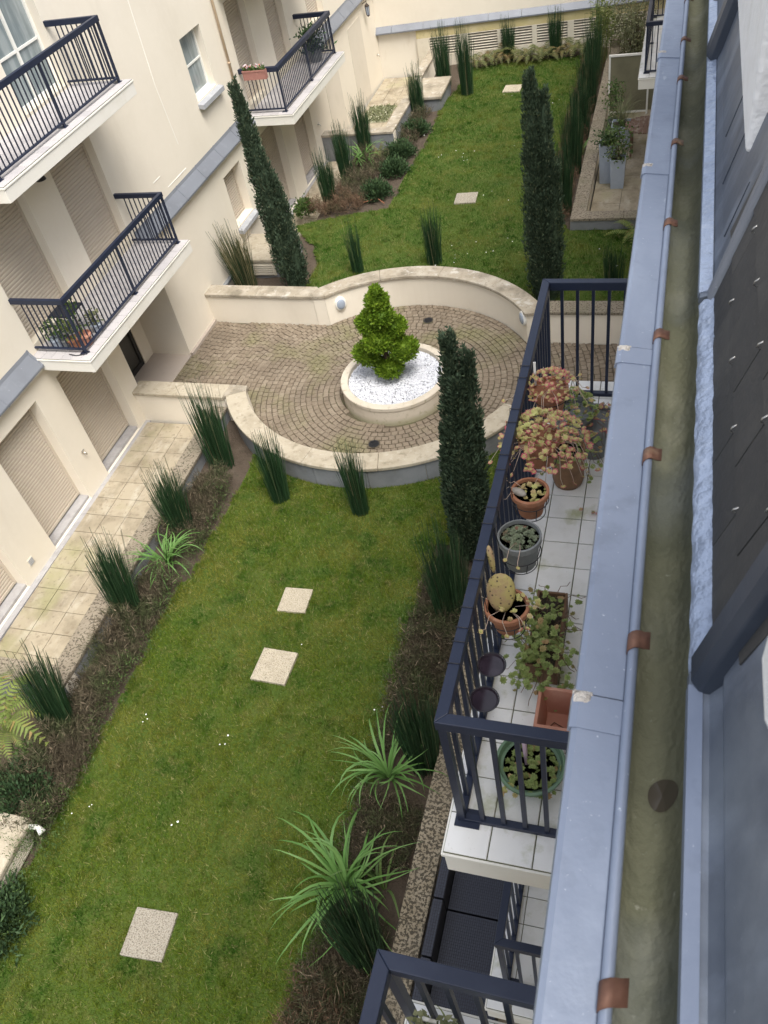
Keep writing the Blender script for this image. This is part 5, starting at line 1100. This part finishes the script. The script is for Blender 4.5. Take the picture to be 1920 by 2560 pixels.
# ------------------------------------------------------------------ sofa on the ground floor terrace
T = thing('rattan_sofa', (-1.4, 2.9, ZC), 'dark navy woven rattan sofa on the ground floor terrace', 'sofa')
def weave(x0, x1, y0, y1, z):
    mb = MB(); nx, ny = int((x1-x0)/.022), int((y1-y0)/.03); a, b = (x1-x0)/nx, (y1-y0)/ny
    for i in range(nx):
        for j in range(ny):
            zz = z+(.004 if (i+j) % 2 else 0); mb.add([(x0+i*a+.002, y0+j*b+.002, zz), (x0+(i+1)*a-.002, y0+j*b+.002, zz), (x0+(i+1)*a-.002, y0+(j+1)*b-.002, zz+.003), (x0+i*a+.002, y0+(j+1)*b-.002, zz+.003)], [(0, 1, 2, 3)])
    return mb
for k, (ya, yb) in enumerate(((1.75, 2.36), (2.38, 2.95), (2.97, 3.55))):
    MB().box(-1.68, -1.0, ya, yb, ZC+.08, .148).build('seat_base', M['rattan_gap'], T, bevel=.01); weave(-1.68, -1.0, ya, yb, .150).build('seat_weave', M['rattan'], T, kind='stuff')
    MB().box(-1.81, -1.69, ya, yb, ZC+.08, .448).build('backrest', M['rattan_gap'], T, bevel=.015); weave(-1.80, -1.70, ya, yb, .450).build('back_weave', M['rattan'], T, kind='stuff')
for (x, y) in ((-1.75, 1.8), (-1.05, 1.8), (-1.75, 3.5), (-1.05, 3.5)): MB().box(x-.03, x+.03, y-.03, y+.03, ZC, ZC+.08).build('leg', M['rattan_gap'], T)

# ------------------------------------------------------------------ succulents and pots on the balcony
RV = {}
ROSE = {'rosette_pink': ('rosette_pink', 'rosette_yellow'), 'rosette_yellow': ('rosette_yellow', 'rosette_yellow'), 'rosette_green': ('rosette_green', 'rosette_green'), 'sedum_grey': ('sedum_grey', 'sedum_grey')}
def rosette_mesh(m, petals):
    mb = MB(); ph = random.uniform(0, 6); ff_in = []
    n = Vector((0, 0, 1)); a = Vector((1, 0, 0)); b = Vector((0, 1, 0))
    for ring, (k, rr, hh, wd) in enumerate(((petals+2, 1.0, .10, .26), (petals, .72, .34, .27), (petals-2, .42, .62, .3))):
        for j in range(k):
            t = ph+ring*.45+2*math.pi*j/k+random.uniform(-.12, .12); d_ = a*math.cos(t)+b*math.sin(t); s_ = a*-math.sin(t)+b*math.cos(t); L = rr*random.uniform(.85, 1.1)
            mb.add([n*.1*ring, d_*L*.6+s_*L*wd+n*L*hh*.7, d_*L+n*L*hh*1.5, d_*L*.6-s_*L*wd+n*L*hh*.7], [(0, 1, 2, 3)]); ff_in.append(0 if ring == 0 else 1)
    me = bpy.data.meshes.new('rosette'); me.from_pydata(mb.v, [], mb.f); me.update(); o_, i_ = ROSE[m]; me.materials.append(M[o_]); me.materials.append(M[i_]); me.polygons.foreach_set('material_index', ff_in); return me
def rosettes(C_, r_, m, parent, name='rosette', petals=7):
    """little leaf rosettes centred on points C_, facing roughly up, each an object of its own"""
    key = (m, petals)
    if key not in RV: RV[key] = [rosette_mesh(m, petals) for _ in range(6)]
    for (c, r0) in zip(C_, r_):
        o = obj('rosette', random.choice(RV[key]), None, None, loc=c, scale=(r0, r0, r0)); o.rotation_euler = (random.gauss(.15, .4), random.gauss(0, .4), random.uniform(0, 6.28)); setp(o, parent)
def trailers(c, n, r_, drop, parent, m='stem_pale', th=.0018):
    mb = MB(); ends = []
    for i in range(n):
        a = random.uniform(0, 6.28); o = Vector((math.cos(a), math.sin(a), 0)); l = random.uniform(.5, 1.2); p0 = Vector(c)+o*r_*.4; p1 = Vector(c)+o*r_*(.9+.3*l)+Vector((0, 0, .03)); p2 = p1+o*.05*l+Vector((random.gauss(0, .02), random.gauss(0, .02), -drop*l*.6)); p3 = p2+o*random.uniform(.0, .06)+Vector((0, 0, -drop*l*.2+.02))
        mb.tube([p0, p1, p2, p3], th, 4); ends.append(p3)
    mb.build('stems', M[m], parent, smooth=True); return ends
def hoop(T, c, r_, z0, z1, railx=-.755):
    """wire pot holder hooked on the rail: ring, base ring, four uprights and two hooks"""
    w_ = MB(); th = .0028
    for (rr, z) in ((r_, z1), (r_*.8, z0)): w_.tube([(c[0]+rr*math.cos(a), c[1]+rr*math.sin(a), z) for a in np.linspace(0, 2*math.pi, 25)], th, 5)
    for a in (0.4, 2.0, 3.6, 5.2): w_.tube([(c[0]+r_*math.cos(a), c[1]+r_*math.sin(a), z1), (c[0]+r_*.8*math.cos(a), c[1]+r_*.8*math.sin(a), z0)], th, 5)
    zr = Z2+1.0
    for dy in (-.06, .06): w_.tube([(c[0]-r_*.75, c[1]+dy, z1), (railx+.032, c[1]+dy, zr-.05), (railx+.032, c[1]+dy, zr+.004), (railx-.032, c[1]+dy, zr+.004), (railx-.033, c[1]+dy, zr-.03)], th, 5)
    w_.build('wire_holder', M['wire'], T, smooth=True)
def mound(c, n, r_, h_, r0=(.012, .022)):
    out = []; rs = []
    for i in range(n):
        a = random.uniform(0, 6.28); q = math.sqrt(random.random()); out.append((c[0]+r_*q*math.cos(a), c[1]+r_*q*math.sin(a), c[2]+h_*(1-q*q)*random.uniform(.5, 1.1)-.02*q)); rs.append(random.uniform(*r0))
    return out, rs
# 1 terracotta pot at the far end of the rail
c = (-.60, 4.20, 6.24); T = thing('succulent_pot', c, 'terracotta pot of pink succulents hooked on the rail beside a label stick', 'potted plant', 'succulent pots on the balcony')
pot(c, .078, .105, .19, 'terracotta', T); C_, r_ = mound((c[0], c[1], c[2]+.21), 170, .17, .10, (.011, .020)); rosettes(C_, r_, 'rosette_pink', T); e = trailers((c[0], c[1], c[2]+.2), 16, .13, .22, T); rosettes(e, [.016]*len(e), 'rosette_pink', T, 'hanging_rosettes'); hoop(T, c, .112, c[2]-.005, c[2]+.12)
MB().box(c[0]-.10, c[0]-.085, c[1]+.02, c[1]+.026, c[2]+.18, c[2]+.36).build('label_stick', M['frame_white'], T)
# 2 grey pot in the corner with pink rosettes
c = (-.36, 4.62, Z2+.001); T = thing('succulent_pot', c, 'grey pot of pink rosettes standing in the far balcony corner', 'potted plant', 'succulent pots on the balcony')
pot(c, .11, .15, .30, 'grey_pot', T); C_, r_ = mound((c[0]+.03, c[1], c[2]+.31), 60, .17, .05); rosettes(C_, r_, 'rosette_pink', T); trailers((c[0], c[1], c[2]+.3), 12, .12, .12, T, 'wood_planter')
# 3 grey pot of green succulents and 4 tall brown pot
c = (-.50, 4.72, Z2+.001); T = thing('succulent_pot', c, 'grey pot overflowing with fresh green succulents behind the brown pot', 'potted plant', 'succulent pots on the balcony')
c = (-.50, 4.62, Z2+.001); T.location = c; BASE[T.name] = Vector(c); pot(c, .10, .135, .38, 'grey_pot', T); C_, r_ = mound((c[0], c[1]-.02, c[2]+.42), 150, .17, .12); rosettes(C_, r_, 'rosette_green', T)
c = (-.50, 4.28, Z2+.001); T = thing('succulent_pot', c, 'tall brown glazed pot with trailing green succulents on the tiles', 'potted plant', 'succulent pots on the balcony')
MB().lathe([(0, 0), (.095, 0), (.108, .05), (.112, .25), (.115, .32), (.105, .32), (.10, .28), (0, .28)], 28, c).build('pot', M['brown_pot'], T, smooth=True); MB().lathe([(0, .284), (.098, .284)], 20, c).build('soil', M['pot_soil'], T)
C_, r_ = mound((c[0]+.05, c[1], c[2]+.32), 70, .20, .06); rosettes(C_, r_, 'rosette_green', T); e = trailers((c[0]+.04, c[1], c[2]+.31), 18, .12, .2, T, 'wood_planter'); rosettes(e, [.017]*len(e), 'rosette_green', T, 'hanging_rosettes')
# 5 big cascade of pink and yellow rosettes
c = (-.61, 3.78, 6.20); T = thing('succulent_pot', c, 'largest cascade of pink and yellow rosettes spilling over the balcony rail', 'potted plant', 'succulent pots on the balcony')
pot(c, .085, .115, .19, 'terracotta', T); C_, r_ = mound((c[0]+.03, c[1]-.02, c[2]+.19), 230, .27, .17, (.014, .025)); rosettes(C_, r_, 'rosette_pink', T); C_, r_ = mound((c[0]+.02, c[1], c[2]+.22), 110, .22, .13, (.014, .026)); rosettes(C_, r_, 'rosette_yellow', T, 'yellow_rosettes')
e = trailers((c[0]+.02, c[1], c[2]+.2), 30, .18, .26, T); rosettes(e, [random.uniform(.014, .022) for _ in e], 'rosette_pink', T, 'hanging_rosettes'); hoop(T, c, .122, c[2]-.005, c[2]+.12)
# 6 terracotta pot with grey stone
c = (-.61, 3.38, 6.165); T = thing('succulent_pot', c, 'terracotta pot holding yellow rosettes and an oval grey stone', 'potted plant', 'succulent pots on the balcony')
pot(c, .07, .098, .17, 'terracotta', T); MB().lathe([(0, .15), (.094, .15)], 24, c).build('soil', M['pot_soil'], T); C_, r_ = mound((c[0]+.01, c[1]+.0, c[2]+.165), 26, .085, .03, (.014, .022)); C_ = [q for q in C_]; rosettes(C_, r_[:len(C_)], 'rosette_yellow', T)
st = MB().lathe([(0, -.022)]+[(.022*math.cos(a), .022*math.sin(a)) for a in np.linspace(-1.2, 1.2, 7)]+[(0, .022)], 14); so = st.build('stone', M['stone'], T, smooth=True, loc=(c[0]-.055, c[1]-.035, c[2]+.185)); so.scale = (2.2, 1.1, .9); so.rotation_euler = (0, 0, -.5)
e = trailers((c[0], c[1], c[2]+.16), 4, .10, .05, T); rosettes(e, [.017]*len(e), 'rosette_pink', T, 'hanging_rosettes'); hoop(T, c, .105, c[2]-.005, c[2]+.10)
# 7 grey bucket of grey green sedum
c = (-.605, 2.97, 6.19); T = thing('succulent_pot', c, 'grey bucket pot filled with grey green crinkled sedum leaves', 'potted plant', 'succulent pots on the balcony')
pot(c, .083, .112, .215, 'grey_pot', T, .006); MB().lathe([(0, .19), (.108, .19)], 24, c).build('soil', M['pot_soil'], T); C_, r_ = mound((c[0], c[1], c[2]+.20), 110, .098, .035, (.013, .022)); rosettes(C_, r_, 'sedum_grey', T, petals=6); e = trailers((c[0], c[1], c[2]+.2), 2, .1, .03, T); rosettes(e, [.013]*len(e), 'rosette_pink', T, 'hanging_rosettes'); hoop(T, c, .112, c[2]-.005, c[2]+.09)
# 8 prickly pear
c = (-.62, 2.60, 6.10); T = thing('cactus_pot', c, 'terracotta pot with a spotted prickly pear cactus and pink rosettes', 'potted plant', 'succulent pots on the balcony')
pot(c, .07, .105, .175, 'terracotta', T); MB().lathe([(0, .152), (.098, .152)], 24, c).build('soil', M['pot_soil'], T)
def pad(cen, rx, rz, th_, rot_):
    mb = MB(); n1, n2 = 16, 8; vv = []; ff = []
    for i in range(n2+1):
        ph = -math.pi/2+math.pi*i/n2
        for j in range(n1):
            a = 2*math.pi*j/n1; vv.append(rot_ @ Vector((rx*math.cos(ph)*math.cos(a), th_*math.cos(ph)*math.sin(a), rz*math.sin(ph)*(1-.12*math.sin(ph))))+Vector(cen))
    for i in range(n2):
        for j in range(n1): ff.append((i*n1+j, i*n1+(j+1) % n1, (i+1)*n1+(j+1) % n1, (i+1)*n1+j))
    return mb.add(vv, ff)
rt = Matrix.Rotation(.12, 3, 'Z') @ Matrix.Rotation(-.5, 3, 'X'); pad((c[0]-.03, c[1]+.03, c[2]+.25), .075, .11, .022, rt).build('cactus_pad', M['cactus'], T, smooth=True)
pad((c[0]-.085, c[1]+.11, c[2]+.41), .018, .085, .014, Matrix.Rotation(-.15, 3, 'Y') @ Matrix.Rotation(-.25, 3, 'X')).build('cactus_pad', M['cactus'], T, smooth=True)
C_, r_ = mound((c[0]+.05, c[1]-.0, c[2]+.18), 26, .12, .04, (.012, .02)); rosettes(C_, r_, 'rosette_yellow', T); e = trailers((c[0], c[1], c[2]+.17), 6, .11, .08, T); rosettes(e, [.017]*len(e), 'rosette_pink', T, 'hanging_rosettes'); hoop(T, c, .112, c[2]-.005, c[2]+.10)
# 9 empty wire holders with dark saucers
for i, (y, lb) in enumerate(((2.30, 'empty wire pot holder with dark saucer next to the cactus pot'), (2.10, 'empty wire pot holder with dark saucer at the rail corner'))):
    c = (-.655, y, 6.15); T = thing('pot_holder', c, lb, 'pot holder', 'empty wire pot holders on the rail'); MB().lathe([(0, 0), (.062, 0), (.069, .016), (.066, .016), (.060, .006), (0, .006)], 28, c).build('saucer', M['saucer'], T, smooth=False); hoop(T, (c[0], c[1]), .072, c[2]-.002, c[2]+.018)
# 10 rectangular planter
x0, x1, y0, y1 = -.555, -.375, 2.62, 3.16; T = thing('succulent_trough', (-.465, 2.89, Z2), 'long brown trough overgrown with green succulents on the white tiles', 'planter')
q = MB(); q.box(x0, x1, y0, y1, Z2+.001, Z2+.02); q.box(x0, x0+.015, y0, y1, Z2+.02, Z2+.17); q.box(x1-.015, x1, y0, y1, Z2+.02, Z2+.17); q.box(x0+.015, x1-.015, y0, y0+.015, Z2+.02, Z2+.17); q.box(x0+.015, x1-.015, y1-.015, y1, Z2+.02, Z2+.17); q.build('trough', M['wood_planter'], T, bevel=.004); MB().box(x0+.016, x1-.016, y0+.016, y1-.016, Z2+.02, Z2+.145).build('soil', M['pot_soil'], T)
C_ = [(random.gauss(-.50, .075), min(3.1, max(2.45, random.gauss(2.74, .16))), Z2+.17+random.uniform(-.02, .10)) for k in range(300)]; rosettes(C_, [random.uniform(.014, .026) for _ in C_], 'rosette_green', T); C_ = [(random.uniform(-.60, -.28), random.uniform(2.42, 3.2), Z2+random.uniform(.02, .16)) for k in range(90)]; rosettes(C_, [random.uniform(.012, .022) for _ in C_], 'rosette_green', T, 'hanging_rosettes')
for yy in (2.65, 2.75, 2.9, 3.05): trailers((-.47, yy, Z2+.16), 9, .12, .12, T, 'wood_planter', .002)
# 11 square planter, empty
x0, x1, y0, y1 = -.45, -.245, 2.22, 2.47; T = thing('square_planter', (-.35, 2.35, Z2), 'empty square pale terracotta planter on the balcony tiles', 'planter')
vv = []; h_ = .22
for (i_, z) in ((.03, .001), (.008, h_-.03), (0, h_-.03), (0, h_), (.018, h_), (.022, h_-.03), (.045, .03)): vv += [(x0+i_, y0+i_, Z2+z), (x1-i_, y0+i_, Z2+z), (x1-i_, y1-i_, Z2+z), (x0+i_, y1-i_, Z2+z)]
MB().add(vv, [(3, 2, 1, 0)]+[(l*4+j, l*4+(j+1) % 4, (l+1)*4+(j+1) % 4, (l+1)*4+j) for l in range(6) for j in range(4)]+[(24, 25, 26, 27)]).build('planter_body', M['terracotta_pale'], T, bevel=.004)
MB().tube([(-.40, 2.30, Z2+.05), (-.36, 2.36, Z2+.042), (-.30, 2.33, Z2+.045)], .003, 4).build('dry_twigs', M['wood_planter'], T)
# 12 green bowl with succulents
c = (-.44, 2.04, Z2+.001); T = thing('succulent_bowl', c, 'wide green bowl of succulents with a pale pink handle stuck in it', 'potted plant')
MB().lathe([(0, 0), (.10, 0), (.165, .13), (.180, .155), (.180, .17), (.165, .172), (.155, .14), (0, .13)], 36, c).build('bowl', M['green_pot'], T, smooth=False); MB().lathe([(0, .139), (.153, .139)], 24, c).build('soil', M['pot_soil'], T)
C_, r_ = mound((c[0]+.02, c[1]-.03, c[2]+.155), 110, .15, .06, (.014, .024)); rosettes(C_, r_, 'rosette_green', T); C_, r_ = mound((c[0]-.06, c[1]-.12, c[2]+.14), 24, .09, .02, (.012, .02)); rosettes(C_, r_, 'rosette_yellow', T, 'yellow_rosettes')
MB().tube([(c[0]-.02, c[1]+.0, c[2]+.14), (c[0]-.045, c[1]+.09, c[2]+.24), (c[0]-.05, c[1]+.12, c[2]+.26)], [.010, .014, .016], 8).build('handle', M['pale_pink'], T, smooth=True)
# fallen sprig
T = thing('fallen_sprig', (-.30, 3.98, Z2), 'small fallen succulent sprig lying on the tiles near the gutter', 'plant'); C_ = [(-.30+random.gauss(0, .03), 3.98+random.gauss(0, .03), Z2+.02) for k in range(6)]; rosettes(C_, [.016]*6, 'rosette_pink', T)
# white planter boxes on the nearest balcony
for i, (x0, x1, y, lb) in enumerate(((-.70, -.45, .655, 'white planter box of ivy and grass at the corner of the nearest balcony'), (-.42, -.17, .655, 'white planter box with dense ivy on the nearest balcony'))):
    T = thing('planter_box', ((x0+x1)/2, y, Z2), lb, 'planter', 'white planter boxes'); q = MB(); zt = Z2+.40; ya, yb = y-.10, y+.10
    q.box(x0, x1, ya, yb, Z2+.001, Z2+.02); q.box(x0, x0+.016, ya, yb, Z2+.02, zt); q.box(x1-.016, x1, ya, yb, Z2+.02, zt); q.box(x0+.016, x1-.016, ya, ya+.016, Z2+.02, zt); q.box(x0+.016, x1-.016, yb-.016, yb, Z2+.02, zt); q.build('box', M['frame_white'], T, bevel=.004); MB().box(x0+.017, x1-.017, ya+.017, yb-.017, Z2+.02, zt-.05).build('soil', M['pot_soil'], T)
    P = np.stack([rng.uniform(x0, x1, 420), rng.uniform(ya, yb, 420), zt+rng.uniform(-.06, .10, 420)], 1); obj('foliage', np_mesh('foliage', *sprays(P, rng.normal(0, 1, P.shape)+np.array([0, 0, .5]), .035, .028)), M['grey_leaf' if i == 0 else 'green_leaf'], T); strap(((x0+x1)/2, y, zt-.04), 14, .16, .01, None, 'bamboo', 1.8, T)
